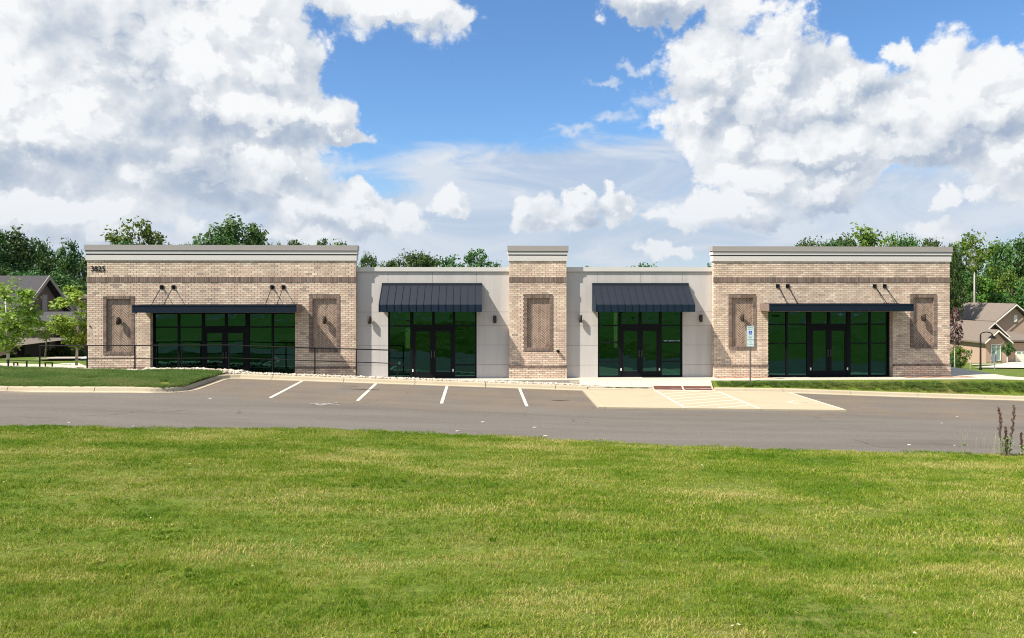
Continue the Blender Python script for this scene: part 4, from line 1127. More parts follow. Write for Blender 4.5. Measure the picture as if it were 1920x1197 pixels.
tuft_v = variants('turf_tuft', M['blade'], 4, .10, 40, .05, .10, .004, .8)
strip_v = variants('verge_patch', M['blade_dark'], 5, .42, 280, .03, .13, .007, 1.2)
pts = []; SL = .068
y = 3.2
while y < 22.5:
    st_ = .33 if y < 9.5 else .47
    xa, xb_ = PX(-60, y) - .6, PX(1980, y) + .6; x = xa
    while x < xb_:
        X_, Y_ = x + random.uniform(-.08, .08), y + random.uniform(-.08, .08)
        if Y_ > YE(X_) - .12:
            if Y_ > YE(X_) + .3: x += st_; continue
            Y_ = YE(X_) - .18
        pts.append((X_, Y_, lawnz(X_, Y_), random.choice((0, 1, 2, 3)) * math.pi/2 + random.uniform(-.3, .3), random.uniform(.85, 1.15), -SL))
        x += st_
    y += st_
scatter('lawn_grass', [p for p in pts if p[1] < 9.8], near_v, 'mown lawn, green with straw coloured patches')
scatter('lawn_grass', [p for p in pts if p[1] >= 9.8], far_v, 'mown lawn sloping down to the road edge')
tp_ = []
for i in range(1500):
    y = 4 + 17.6 * random.random() ** .8; x = random.uniform(PX(-20, y), PX(1940, y)); 
    if y < YE(x) - .2 and mnoise.noise(Vector((x*.35, y*.6, 3.3))) > .0: tp_.append((x, y, lawnz(x, y), random.uniform(0, 6.28), random.uniform(.55, 1.05), -SL))
for i in range(420):
    x = random.uniform(PX(-20, 21.6), PX(1940, 21.6)); tp_.append((x, YE(x) - random.uniform(-.10, .14), lotz(x), random.uniform(0, 6.28), random.uniform(.25, .75), 0))
ros_v = variants('weed_rosette', M['blade'], 3, .11, 26, .02, .05, .017, 2.2)
rp_ = []
for i in range(2200):
    y = 4.5 + 16 * random.random(); x = random.uniform(PX(0, y), PX(1920, y))
    if y < YE(x) - .3 and mnoise.noise(Vector((x*.28 + 4, y*.5, 8.1))) > .22: rp_.append((x, y, lawnz(x, y) + .012, random.uniform(0, 6.28), random.uniform(.5, 1.1), -SL))
scatter('lawn_weeds', rp_, ros_v, 'broad leaved low weeds and clover growing in the lawn')
scatter('grass_tufts', tp_, tuft_v, 'coarser tufts scattered through the lawn')
pts = []
for i in range(5200):
    x = random.uniform(-25.5, XI - .5); y = random.uniform(YI + .62, 33.75)
    if in_island(x, y) and in_island(x+.1, y-.15) and mnoise.noise(Vector((x*.9, y*1.3, 2))) > -.33: pts.append((x, y, islz(x, y), random.uniform(0, 6.28), random.uniform(.7, 1.15), 0))
for i in range(900):
    x = random.uniform(XR1 + .25, 40); y = random.uniform(YK + .68, 33.86)
    pts.append((x, y, rsz(x, y), random.uniform(0, 6.28), random.uniform(.45, .8), .1))
for i in range(60):
    x = random.uniform(PX(1135, YK), PX(1226, YK)); pts.append((x, YK + .60, lotz(x)+.08, random.uniform(0, 6.28), random.uniform(.25, .5), 0))
scatter('verge_grass', pts, strip_v, 'rougher dark green grass of the kerbside verges')
# small bright debris / clover leaves in the lawn
lf = MB()
for i in range(90):
    y = 4.5 + 16.5 * random.random(); x = random.uniform(PX(0, y), PX(1920, y))
    if mnoise.noise(Vector((x*.22+7, y*.22, 9))) < .12 and random.random() < .85: continue
    z = lawnz(x, y) + random.uniform(.035, .06); a = random.uniform(0, 6.28); s = random.uniform(.012, .028); dx_, dy_ = math.cos(a)*s, math.sin(a)*s; t_ = random.uniform(-.01, .02)
    lf.hexa([(x-dx_,y-dy_,z),(x+dy_*.4,y-dx_*.4,z+t_),(x+dx_,y+dy_,z+t_),(x-dy_*.4,y+dx_*.4,z+.004),(x-dx_,y-dy_,z+.003),(x+dy_*.4,y-dx_*.4,z+t_+.003),(x+dx_,y+dy_,z+t_+.003),(x-dy_*.4,y+dx_*.4,z+.007)])
M['litter'] = simple('dry_leaf_bits', (.50,.47,.28), .8, var=.3, scale=20)
lf.obj('leaf_litter', M['litter'], kind='stuff', label='pale leaf bits lying in the lawn')
ch = MB()
for px, py in ((1795,782),(1766,794),(1003,802),(858,809),(1023,818),(250,800),(130,793),(1705,835),(1790,836),(905,792),(395,748)):
    x, y = onlot(px, py); s = random.uniform(.025, .06); k = len(ch.v)
    z = lotz(x) + .004; q = [(x + s*1.2*math.cos(a)*random.uniform(.7,1.1), y + s*.6*math.sin(a), z) for a in [i*math.pi/3 for i in range(6)]]
    ch.v += q + [(a_, b_, c_ + .012) for a_, b_, c_ in q]; ch.f.append(tuple(k + 6 + i for i in range(6))); ch.r.append(0); ch.mi.append(0)
    for i in range(6): ch.f.append((k+i, k+(i+1) % 6, k+6+(i+1) % 6, k+6+i)); ch.r.append(0); ch.mi.append(0)
ch.obj('gravel_chips', M['stone'], kind='stuff', label='pale chips scattered on the asphalt')

# ------------------------------------------------------------------ trees
def make_tree(seed, height=1.0, crown=(.30, .30, .36), cz=.60, nclump=110, per=70, leaf=.02, clump=.065, trunk=.018, lm='leaf', bm_='bark', open_=.0):
    """unit-height prototype: returns (trunk mesh, crown mesh)"""
    rng = random.Random(seed); cr = MB(); tr = MB()
    top = cz + crown[2] * .75; lean = (rng.uniform(-.03, .03), rng.uniform(-.03, .03))
    tr.tube([(0, 0, -.03), (lean[0]*.4, lean[1]*.4, cz*.5), (lean[0], lean[1], cz), (lean[0]*1.6, lean[1]*1.5, top)], [trunk*1.15, trunk*.85, trunk*.55, trunk*.1], 8)
    cs = []
    for i in range(nclump):
        while True:
            p = Vector((rng.uniform(-1, 1), rng.uniform(-1, 1), rng.uniform(-1, 1)))
            if .12 < p.length < 1: break
        p = p * (p.length ** -.35) if p.length > .01 else p
        sh = .80 + .28 * mnoise.noise(Vector((p.x*1.6 + seed*3.1, p.y*1.6, p.z*1.6))) * 2
        zz = p.z; prof = 1 - .08 * max(0, zz) ** 2 - (.3 * max(0, -zz))
        q = Vector((p.x * crown[0] * sh * prof, p.y * crown[1] * sh * prof, cz + zz * crown[2] * (.85 + .15 * sh)))
        cs.append(q)
    for i, q in enumerate(cs):
        if i % 5 == 0:
            b0 = Vector((lean[0], lean[1], max(cz - crown[2]*.6, q.z - .12 - .1*rng.random())))
            tr.tube([b0, b0.lerp(q, .5) + Vector((0, 0, .01)), q], [trunk*.35, trunk*.22, trunk*.06], 5, cap=False)
        cl = clump * rng.uniform(.6, 1.35); tone = rng.random()
        for k in range(int(per * rng.uniform(.6, 1.3))):
            d = Vector((rng.gauss(0, 1), rng.gauss(0, 1), rng.gauss(0, .75))); d = d.normalized() * (rng.random() ** .5) * cl
            c_ = q + d; nrm_ = (d.normalized() + Vector((rng.uniform(-.9,.9), rng.uniform(-.9,.9), rng.uniform(-.3,1.1)))).normalized()
            u = nrm_.orthogonal().normalized(); u = Matrix.Rotation(rng.uniform(0, 6.28), 3, nrm_) @ u; v_ = nrm_.cross(u)
            s = leaf * rng.uniform(.6, 1.3)
            r = min(1, max(.01, .55 * tone + .45 * rng.random()))
            cr.quad(tuple(c_ - u*s*.5), tuple(c_ - v_*s*.32 + u*s*.05), tuple(c_ + u*s*.55), tuple(c_ + v_*s*.32 + u*s*.05), r)
    return tr.mesh('trunk', M[bm_], True), cr.mesh('crown', M[lm])
protos = [make_tree(1, crown=(.27,.27,.40), cz=.57, nclump=130, per=60, leaf=.026),
          make_tree(2, crown=(.33,.33,.36), cz=.60, nclump=140, per=60, leaf=.026, clump=.075),
          make_tree(3, crown=(.22,.22,.42), cz=.57, nclump=95, per=60, leaf=.026, clump=.06),
          make_tree(4, crown=(.36,.36,.33), cz=.62, nclump=130, per=60, leaf=.026, clump=.08),
          make_tree(5, crown=(.26,.26,.34), cz=.64, nclump=80, per=55, leaf=.026, clump=.055)]
protos_b = [make_tree(6, crown=(.30,.30,.38), cz=.58, nclump=120, per=60, leaf=.026, lm='leaf_bright'), make_tree(7, crown=(.24,.24,.36), cz=.6, nclump=90, per=60, leaf=.026, lm='leaf_bright')]
TOPF = {id(p): max(v.co.z for v in p[1].vertices) for p in protos + protos_b}
HWF = {id(p): max(abs(v.co.x) for v in p[1].vertices) for p in protos + protos_b}
def place_tree(pr, px, ytop, wpx, Y, label, group, cat='tree', bz=None):
    x = PX(px, Y); base = backz(x, Y) if bz is None else bz
    h_ = (PZ(px, ytop, Y) - base) / TOPF[id(pr)]; sxy = (wpx / F * Y) / 2 / HWF[id(pr)]
    o = empty('broadleaf_tree', (x, Y, base - .1), category=cat, label=label, group=group)
    o.rotation_euler.z = random.uniform(0, 6.28); o.scale = (sxy, sxy, h_)
    mk('trunk', pr[0], o); mk('crown', pr[1], o)
    return o
BG = [ # px, ytop, width, Y, proto, description
 (-45,408,150,80,1,'outermost left'),(18,419,120,84,0,'tall'),(66,438,80,92,3,'rounded'),(92,470,90,100,1,'low'),(128,441,62,88,2,'narrow'),(150,470,90,96,3,'dark'),
 (40,500,110,74,3,'low dark'),(105,505,110,76,1,'low dark'),(150,520,90,74,0,'low dark'),(-10,490,120,76,1,'low dark'),
 (255,403,112,96,5,'broad'),(235,440,60,92,2,'thin'),(350,446,66,118,3,'distant small'),(372,441,26,122,4,'tiny pointed'),(440,395,106,98,0,'tallest'),(415,430,70,96,1,'shoulder'),(470,425,70,100,1,'right shoulder'),
 (515,447,50,108,3,'low'),(545,446,50,108,4,'low'),(575,449,46,110,3,'low'),(604,445,40,108,4,'pointed'),(637,443,46,106,2,'slim'),(688,469,48,104,1,'compact'),
 (735,478,60,108,3,'flat'),(772,465,86,106,1,'domed'),(806,466,60,108,0,'domed right'),(848,473,52,110,2,'spiky'),(896,465,64,106,4,'forked'),(932,484,30,112,2,'small'),
 (1104,496,26,118,4,'tiny'),(1208,487,66,116,3,'isolated'),(1327,491,18,118,4,'sliver'),
 (1520,440,66,112,1,'left-hand'),(1556,441,50,116,3,'dim'),(1585,433,56,118,1,'mid'),(1622,415,80,120,6,'pale crowned'),(1660,432,66,112,5,'bright'),(1694,433,60,116,1,'round'),(1733,444,46,118,4,'scruffy'),(1757,440,32,120,2,'slender'),(1783,449,48,118,3,'low'),
 (1826,428,118,132,5,'tall bright'),(1880,446,84,138,1,'back'),(1908,433,90,136,0,'tall right'),(1950,440,90,134,1,'edge'),
 (1800,500,80,129,3,'dark understorey'),(1848,515,80,128,6,'bright understorey'),(1892,500,90,129,5,'bushy'),(1815,545,70,126,1,'low dark'),(1870,545,80,126,3,'low'),(1915,520,80,127,1,'dense'),(1790,470,60,134,2,'slim dark')]
allp = protos + protos_b
def side_of(px):
    return ('behind the house at far left' if px < 165 else 'above the left brick parapet' if px < 666 else 'above the first grey parapet' if px < 950 else 'above the second grey parapet' if px < 1335 else 'above the right brick parapet' if px < 1785 else 'behind the houses at right')
cnt = {}
for px, yt, wd, Y, k, desc in BG:
    s_ = side_of(px); key = (desc, s_); cnt[key] = cnt.get(key, 0) + 1
    extra = '' if cnt[key] == 1 else [' , next one to the right', ' , third from the left', ' , fourth from the left'][cnt[key]-2].replace(' ,', ',')
    place_tree(allp[k], px, yt, wd * (1.95 if 1490 < px < 1780 else 1.6 if 165 < px < 1490 else 1.2), Y, f'{desc} green tree {s_}{extra}', 'wood behind the building')
# trees beyond the lawn behind the camera (they show in the shop glass)
for i in range(16):
    x = -95 + i * 12.5 + random.uniform(-3, 3); Y = random.uniform(-85, -62); pr = random.choice(protos)
    o = empty('broadleaf_tree', (x, Y, lawnz(x, Y)), category='tree', label=f"{['leftmost','second','third','fourth','fifth','sixth','seventh','eighth','ninth','tenth','eleventh','twelfth','thirteenth','fourteenth','fifteenth','rightmost'][i]} green tree in the row across the rear street", group='trees across the rear street'); h_ = random.uniform(9, 14); o.scale = (h_*.9, h_*.9, h_); mk('trunk', pr[0], o); mk('crown', pr[1], o)
# young trees at left
yt1 = make_tree(21, crown=(.225,.225,.36), cz=.60, nclump=84, per=44, leaf=.030, clump=.058, trunk=.011, lm='leaf_young', bm_='bark_pale')
yt2 = make_tree(22, crown=(.19,.19,.36), cz=.62, nclump=76, per=44, leaf=.032, clump=.056, trunk=.011, lm='leaf_young', bm_='bark_pale')
yt3 = make_tree(23, crown=(.33,.33,.20), cz=.80, nclump=44, per=46, leaf=.035, clump=.08, trunk=.013, lm='leaf_bright', bm_='bark')
def young(pr, px, ytop, ybase, wpx, Y, label, nm='young_tree'):
    x = PX(px, Y); z0_ = PZ(px, ybase, Y); top = PZ(px, ytop, Y); tf = max(v.co.z for v in pr[1].vertices); hw_ = max(abs(v.co.x) for v in pr[1].vertices)
    o = empty(nm, (x, Y, z0_), category='tree', label=label); s = (wpx / F * Y) / 2 / hw_; o.scale = (s, s, (top - z0_) / tf)
    mk('trunk', pr[0], o); mk('crown', pr[1], o); return o
young(yt1, 16, 519, 704, 128, 36.5, 'young yellow green tree with pale trunk at the left edge')
young(yt2, 143, 532, 700, 92, 37.2, 'young yellow green tree just left of the brick corner')
young(yt3, 84, 600, 686, 74, 46, 'smaller green tree between the two yellow green ones')
pp = make_tree(24, crown=(.20,.20,.30), cz=.66, nclump=50, per=24, leaf=.04, clump=.05, trunk=.012, lm='leaf_purple', bm_='bark_pale')
young(pp, 1790, 574, 697, 40, 58, 'slim plum leaved tree right of the brick corner')
sm = make_tree(25, crown=(.30,.30,.24), cz=.72, nclump=40, per=30, leaf=.06, clump=.08, trunk=.03, lm='leaf', bm_='bark_pale')
young(sm, 1889, 641, 690, 27, 98, 'small round topped tree in front of the brick house wall')
sap = make_tree(26, crown=(.12,.12,.2), cz=.75, nclump=12, per=10, leaf=.06, clump=.06, trunk=.018, lm='leaf', bm_='bark_pale')
young(sap, 1819, 655, 699, 12, 64, 'thin staked sapling left of the lamp post', 'sapling')
tall = make_tree(27, crown=(.14,.14,.25), cz=.80, nclump=26, per=40, leaf=.03, clump=.05, trunk=.014, lm='leaf_bright', bm_='bark_pale')
young(tall, 1827, 440, 592, 40, 123, 'tall tree with bare pale trunk standing in front of the wood')
# bushes
bushp = make_tree(31, crown=(.48,.48,.45), cz=.46, nclump=60, per=60, leaf=.07, clump=.16, trunk=.02, lm='leaf_bright')
bushd = make_tree(32, crown=(.48,.48,.45), cz=.46, nclump=60, per=50, leaf=.08, clump=.16, trunk=.02, lm='leaf')
def bush(pr, px, ytop, ybase, wpx, Y, label):
    x = PX(px, Y); z0_ = PZ(px, ybase, Y); o = empty('bush', (x, Y, z0_), category='bush', label=label); s = wpx / F * Y / .95
    tf = max(v.co.z for v in pr[1].vertices); o.scale = (s, s, (PZ(px, ytop, Y) - z0_) / tf); mk('trunk', pr[0], o); mk('foliage', pr[1], o)
bush(bushp, 1797, 646, 690, 34, 75, 'big bright green bush right of the brick corner')
bush(bushd, 1786, 664, 698, 20, 66, 'small dark bush hugging the brick corner at right')
for q, (px, yt, yb_, wd, lb) in enumerate(((103,650,676,26,'left'),(124,646,676,26,'middle'),(150,654,675,28,'right'))): bush(bushd, px, yt, yb_, wd, 54, f'{lb} one of three dark shrubs behind the low driveway at left')
bush(bushd, 15, 664, 680, 40, 52, 'dark hedge clump behind the first young tree')
bush(bushd, 53, 662, 677, 12, 50, 'tiny dark shrub against the tan house wall')
for q, px in enumerate((1852, 1860, 1869, 1878)): bush(bushp, px, 679, 686, 8, 106, ['leftmost','second','third','rightmost'][q] + ' clipped shrub under the house window')

# ------------------------------------------------------------------ houses
def gable_x(mb, x0, x1, y0, y1, ze, zr, th=.18, over=.35, m=0):
    """gable roof, ridge along x"""
    ym = (y0 + y1) / 2
    for (ya, yb_) in ((y0 - over, ym), (y1 + over, ym)):
        mb.hexa([(x0-over, ya, ze), (x1+over, ya, ze), (x1+over, yb_, zr), (x0-over, yb_, zr), (x0-over, ya, ze+th), (x1+over, ya, ze+th), (x1+over, yb_, zr+th), (x0-over, yb_, zr+th)], 0, m)
def gable_y(mb, x0, x1, y0, y1, ze, zr, th=.18, over=.3, m=0):
    xm_ = (x0 + x1) / 2
    for (xa, s) in ((x0 - over, 0), (x1 + over, 0)):
        mb.hexa([(xa, y0-over, ze), (xa, y1, ze), (xm_, y1, zr), (xm_, y0-over, zr), (xa, y0-over, ze+th), (xa, y1, ze+th), (xm_, y1, zr+th), (xm_, y0-over, zr+th)], 0, m)
def prism(mb, x0, x1, y, y2, z0_, ze, zr):
    xm_ = (x0 + x1) / 2; k = len(mb.v)
    for yy in (y, y2): mb.v += [(x0, yy, z0_), (x1, yy, z0_), (x1, yy, ze), (xm_, yy, zr), (x0, yy, ze)]
    mb.f += [(k, k+1, k+2, k+3, k+4), (k+9, k+8, k+7, k+6, k+5)] + [(k+i, k+5+i, k+5+(i+1) % 5, k+(i+1) % 5) for i in range(5)]; mb.r += [0]*7; mb.mi += [0]*7
def window(parent, x0, x1, y, z0_, z1_, mull=1, rows=()):
    f = MB(); t = .09; f.box(x0, x1, y - .06, y + .02, z0_, z0_ + t); f.box(x0, x1, y - .06, y + .02, z1_ - t, z1_); f.box(x0, x0 + t, y - .058, y + .02, z0_ + t, z1_ - t); f.box(x1 - t, x1, y - .058, y + .02, z0_ + t, z1_ - t)
    for i in range(mull): xx = x0 + (x1 - x0) * (i + 1) / (mull + 1); f.box(xx - .05, xx + .05, y - .056, y + .02, z0_ + t, z1_ - t)
    for zz in rows: f.box(x0 + t, x1 - t, y - .054, y + .02, zz - .05, zz + .05)
    fo = f.obj('window', M['trim'], parent); g = MB(); g.box(x0 + t/2, x1 - t/2, y - .02, y + .01, z0_ + t/2, z1_ - t/2); g.obj('window_pane', M['house_glass'], fo)
# House A (front right brick house)
Ya = 108.0
def hx(px, Y=Ya): return PX(px, Y)
def hz(px, py, Y=Ya): return PZ(px, py, Y)
HA = empty('brick_house', category='house', label='pinkish brick house with steep gables and cream garage door at the right edge')
zb_ = hz(1870, 688) ; 
w_ = MB(); x0, x1 = hx(1848.5, 106), hx(1887, 106); prism(w_, x0, x1, 106, 122, zb_ - 1.5, hz(1885, 643, 106), hz(1866, 622, 106)); w_.obj('front_gable_wall', M['house_brick'], HA)
r_ = MB(); gable_y(r_, x0, x1, 106, 118, hz(1885, 644, 106), hz(1866, 621, 106), .22, .55); r_.obj('front_gable_roof', M['shingle'], HA)
def rake(x0, x1, y, ze, zr, over, parent, tk=.2):
    t = MB(); xm_ = (x0 + x1) / 2
    for xa in (x0 - over, x1 + over):
        t.hexa([(xa, y - .06, ze), (xm_, y - .06, zr), (xm_, y + .0, zr), (xa, y, ze), (xa, y - .06, ze + tk), (xm_, y - .06, zr + tk), (xm_, y, zr + tk), (xa, y, ze + tk)])
    t.obj('rake_board', M['trim'], parent)
rake(x0, x1, 105.4, hz(1885, 644, 106) - .05, hz(1866, 621, 106) - .05, .55, HA)
x0m, x1m = hx(1839, 109.5), hx(1881, 109.5)
w_ = MB(); prism(w_, x0m, x1m, 109.5, 124, zb_ - 1.5, hz(1860, 633, 109.5), hz(1860, 607, 109.5)); w_.obj('middle_gable_wall', M['house_brick_dark'], HA)
r_ = MB(); gable_y(r_, x0m, x1m, 109.5, 122, hz(1860, 633, 109.5), hz(1860, 606.5, 109.5), .22, .6); r_.obj('middle_gable_roof', M['shingle'], HA); rake(x0m, x1m, 108.85, hz(1860, 633, 109.5) - .05, hz(1860, 606.5, 109.5) - .05, .6, HA)
x0b, x1b = hx(1869, 114), hx(1930, 114)
w_ = MB(); prism(w_, x0b, x1b, 114, 130, zb_ - 1.5, hz(1899, 604, 114), hz(1899, 573, 114)); w_.obj('main_gable_wall', M['house_brick'], HA)
r_ = MB(); gable_y(r_, x0b, x1b, 114, 128, hz(1899, 605, 114), hz(1899, 572.5, 114), .25, .7); r_.obj('main_gable_roof', M['shingle'], HA); rake(x0b, x1b, 113.2, hz(1899, 605, 114) - .05, hz(1899, 572.5, 114) - .05, .7, HA)
v_ = MB(); v_.box(hx(1901, 113.9), hx(1907, 113.9), 113.86, 113.99, hz(1904, 604, 113.9), hz(1904, 591, 113.9)); v_.obj('gable_vent', M['trim'], HA)
g_ = MB(); xg0, xg1 = hx(1886, 107), hx(1960, 107); g_.box(xg0, xg1, 107, 122, zb_ - 1.5, hz(1900, 643, 107)); g_.obj('garage_wall', M['house_brick'], HA)
r_ = MB(); r_.hexa([(xg0 - .2, 106.3, hz(1900,641,106.3)), (xg1, 106.3, hz(1900,641,106.3)), (xg1, 113.8, hz(1900,625,113.8)), (xg0 - .2, 113.8, hz(1900,625,113.8)), (xg0-.2, 106.3, hz(1900,641,106.3)+.25), (xg1, 106.3, hz(1900,641,106.3)+.25), (xg1, 113.8, hz(1900,625,113.8)+.25), (xg0-.2, 113.8, hz(1900,625,113.8)+.25)]); r_.obj('garage_roof', M['shingle'], HA)
gd = MB(); xd0, xd1 = hx(1904, 106.9), hx(1950, 106.9); ztop_ = hz(1910, 658, 106.9); gd.box(xd0, xd1, 106.9, 106.99, zb_, ztop_); gdo = gd.obj('garage_door', M['garage'], HA)
for i in range(4):
    q = MB(); zz = zb_ + (ztop_ - zb_) * i / 4; q.box(xd0 + .03, xd1, 106.86, 106.9, zz + .03, zz + (ztop_ - zb_) / 4 - .03); q.obj('door_section', M['garage'], gdo)
q = MB(); 
for i in range(5): q.box(xd0 + .2 + i * .8, xd0 + .8 + i * .8, 106.85, 106.859, ztop_ - .45, ztop_ - .15)
q.obj('garage_glass', M['house_glass'], gdo)
window(HA, hx(1858, 106), hx(1876, 106), 105.98, hz(1866, 676.5, 106), hz(1866, 646, 106), 1, (hz(1866, 651, 106),))
# House B behind
Yb = 122
HB = empty('stone_house', category='house', label='taupe roofed house with stone front behind the plum leaved tree')
zbB = hz(1800, 690, Yb)
w_ = MB(); w_.box(hx(1740, Yb), hx(1816, Yb), Yb, Yb + 14, zbB - 1.5, hz(1800, 641, Yb)); w_.obj('stone_wall', M['house_stone'], HB)
w_ = MB(); w_.box(hx(1816, Yb - 2), hx(1839, Yb - 2), Yb - 2, Yb + 12, zbB - 1.5, hz(1820, 640, Yb)); w_.obj('brick_wall', M['house_brick_dark'], HB)  # wall in shade: the shade is put in through the darker brick colour
r_ = MB(); k0 = len(r_.v)
A_ = (hx(1735, Yb - .6), Yb - .6, hz(1800, 641, Yb)); B_ = (hx(1836, Yb - 2.6), Yb - 2.6, hz(1820, 638, Yb)); C_ = (hx(1882, Yb + 8), Yb + 8, hz(1882, 585.5, Yb + 8)); D_ = (hx(1735, Yb + 8), Yb + 8, hz(1780, 585.5, Yb + 8))
r_.hexa([A_, B_, C_, D_] + [(p[0], p[1], p[2] + .25) for p in (A_, B_, C_, D_)]); E_ = (C_[0], Yb + 18, A_[2]); G_ = (D_[0], Yb + 18, A_[2])
r_.hexa([D_, C_, E_, G_] + [(p[0], p[1], p[2] + .25) for p in (D_, C_, E_, G_)]); r_.obj('main_roof', M['shingle'], HB)
r_ = MB(); xa_, xc_ = hx(1772, Yb-3), hx(1810, Yb-3); gable_y(r_, xa_, xc_, Yb - 3, Yb + 6, hz(1790, 640, Yb-3), hz(1790, 612, Yb-3), .2, .4); r_.obj('porch_roof', M['shingle'], HB); rake(xa_, xc_, Yb - 3.45, hz(1790, 640, Yb-3) - .05, hz(1790, 612, Yb-3) - .05, .4, HB)
window(HB, hx(1797, Yb), hx(1806, Yb), Yb - .02, hz(1800, 672, Yb), hz(1800, 655, Yb), 1)
# House C (left, charcoal roof)
HC = empty('charcoal_roof_house', category='house', label='dark house with charcoal gable roof behind the young trees at left')
Yc = 62.0; xg = PX(90, Yc); zr = PZ(90, 522, Yc); yf = xg / ((34-960)/F * cT + sT) * (cT - (34-960)/F * sT)
yf = Yc - 3.9; ze = PZ(34, 602, yf); yk = Yc + 3.9; zg = backz(xg, Yc)
w_ = MB(); w_.box(xg - 22, xg - .3, yf + .4, yk - .4, zg - 1.5, ze + .1)
k = len(w_.v); 
w_.v += [(xg - .3, yf + .4, ze), (xg - .3, yk - .4, ze), (xg - .3, Yc, zr - .25), (xg - .6, yf + .4, ze), (xg - .6, yk - .4, ze), (xg - .6, Yc, zr - .25)]
w_.f += [(k, k+1, k+2), (k+5, k+4, k+3), (k, k+3, k+4, k+1), (k+1, k+4, k+5, k+2), (k+2, k+5, k+3, k)]; w_.r += [0]*5; w_.mi += [0]*5
w_.obj('brick_wall', M['house_brick_dark'], HC)
r_ = MB(); gable_x(r_, xg - 22, xg - .1, yf, yk, ze, zr, .2, .2); r_.obj('roof', M['shingle_dark'], HC)
t = MB()
for ya in (yf - .2, yk + .2): t.hexa([(xg + .10, ya, ze - .1), (xg + .16, ya, ze - .1), (xg + .16, Yc, zr - .1), (xg + .10, Yc, zr - .1), (xg + .10, ya, ze + .24), (xg + .16, ya, ze + .24), (xg + .16, Yc, zr + .24), (xg + .10, Yc, zr + .24)])
t.obj('rake_board', M['tan'], HC)
v_ = MB(); v_.box(xg - .3, xg - .24, Yc - .35, Yc + .35, zr - 2.6, zr - 1.3); v_.obj('gable_vent', M['tan'], HC)
Yd = 55.0; w_ = MB(); w_.box(PX(46, Yd), PX(92, Yd), Yd, Yd + 4, -2.6, PZ(70, 619, Yd)); w_.obj('garage_wall', M['tan'], HC)
w_ = MB(); w_.box(PX(24, Yd), PX(45.8, Yd), Yd + .5, Yd + 4, -2.6, PZ(70, 619, Yd)); w_.box(PX(92.2, Yd), PX(118, Yd), Yd + .8, Yd + 4, -2.6, PZ(70, 619, Yd)); w_.obj('side_wall', M['house_brick_dark'], HC)
r_ = MB(); a0, a1 = PX(-40, Yd - .5), PX(119, Yd - .5); z1_ = PZ(70, 618, Yd - .5); z2_ = PZ(70, 590, Yd + 4)
r_.hexa([(a0, Yd - .6, z1_), (a1, Yd - .6, z1_), (a1 + .3, Yd + 4.5, z2_), (a0, Yd + 4.5, z2_), (a0, Yd - .6, z1_ + .2), (a1, Yd - .6, z1_ + .2), (a1 + .3, Yd + 4.5, z2_ + .2), (a0, Yd + 4.5, z2_ + .2)]); r_.obj('lower_roof', M['shingle_dark'], HC)
t = MB(); t.box(a0, a1, Yd - .66, Yd - .602, z1_ - .06, z1_ + .2); t.obj('eave_board', M['tan'], HC)
# House D, further back between
HD = empty('beige_house', category='house', label='beige house half hidden between the charcoal roof house and the brick corner')
Ye = 72; w_ = MB(); w_.box(PX(112, Ye), PX(175, Ye), Ye, Ye + 9, -4.5, PZ(130, 560, Ye)); w_.obj('wall', M['tan'], HD)
r_ = MB(); gable_x(r_, PX(112, Ye), PX(175, Ye), Ye, Ye + 9, PZ(130, 560, Ye), PZ(130, 552, Ye) + .3, .2, .4); r_.obj('roof', M['shingle'], HD)
# drive, cabinets at left
sheet('left_drive', PX(70, 43), PX(172, 43), 42.6, 44.8, lambda x, y: backz(x, y) + .10, M['wall_conc'], 8, 4)  # shade on the drive painted in as a darker, greyer concrete
b = MB(); xq0, xq1 = PX(150.5, 42), PX(165, 42); z0_, z1_ = PZ(157, 686, 42), PZ(157, 673.5, 42); b.box(xq0, xq1, 42, 42.6, z0_ - .6, z1_); uo = b.obj('utility_cabinet', M['util'], category='utility cabinet', label='dark green utility cabinet with white lid beside the brick corner')
b = MB(); b.hexa([(xq0 - .02, 41.97, z1_ + .002), (xq1 + .02, 41.97, z1_ + .002), (xq1 + .02, 42.62, z1_ + .002), (xq0 - .02, 42.62, z1_ + .002), (xq0 + .03, 42.1, z1_ + .09), (xq1 - .03, 42.1, z1_ + .09), (xq1 - .03, 42.5, z1_ + .09), (xq0 + .03, 42.5, z1_ + .09)]); b.obj('lid', M['util_white'], uo)
b = MB(); b.box((xq0+xq1)/2 - .05, (xq0+xq1)/2 + .09, 41.985, 41.998, z1_ - .2, z1_ - .1); b.obj('warning_label', M['util_white'], uo)
b = MB(); b.box(xq0 - .06, xq1 + .06, 41.9, 42.7, z0_ - .7, z0_ - .0); b.obj('base_slab', M['drive'], uo)
b = MB(); xq0, xq1 = PX(135, 44), PX(148.5, 44); z0_, z1_ = PZ(140, 682, 44), PZ(140, 674.5, 44); b.box(xq0, xq1, 44, 44.7, z0_ - .5, z1_); uo = b.obj('utility_cabinet', M['util_white'], category='utility cabinet', label='low white utility box left of the dark green cabinet')
for i in range(3):
    b = MB(); zz = z0_ + (z1_ - z0_) * (i + .3) / 3; b.box(xq0 + .05, xq1 - .05, 43.985, 43.998, zz, zz + .03); b.obj('louvre', M['sign_back'], uo)
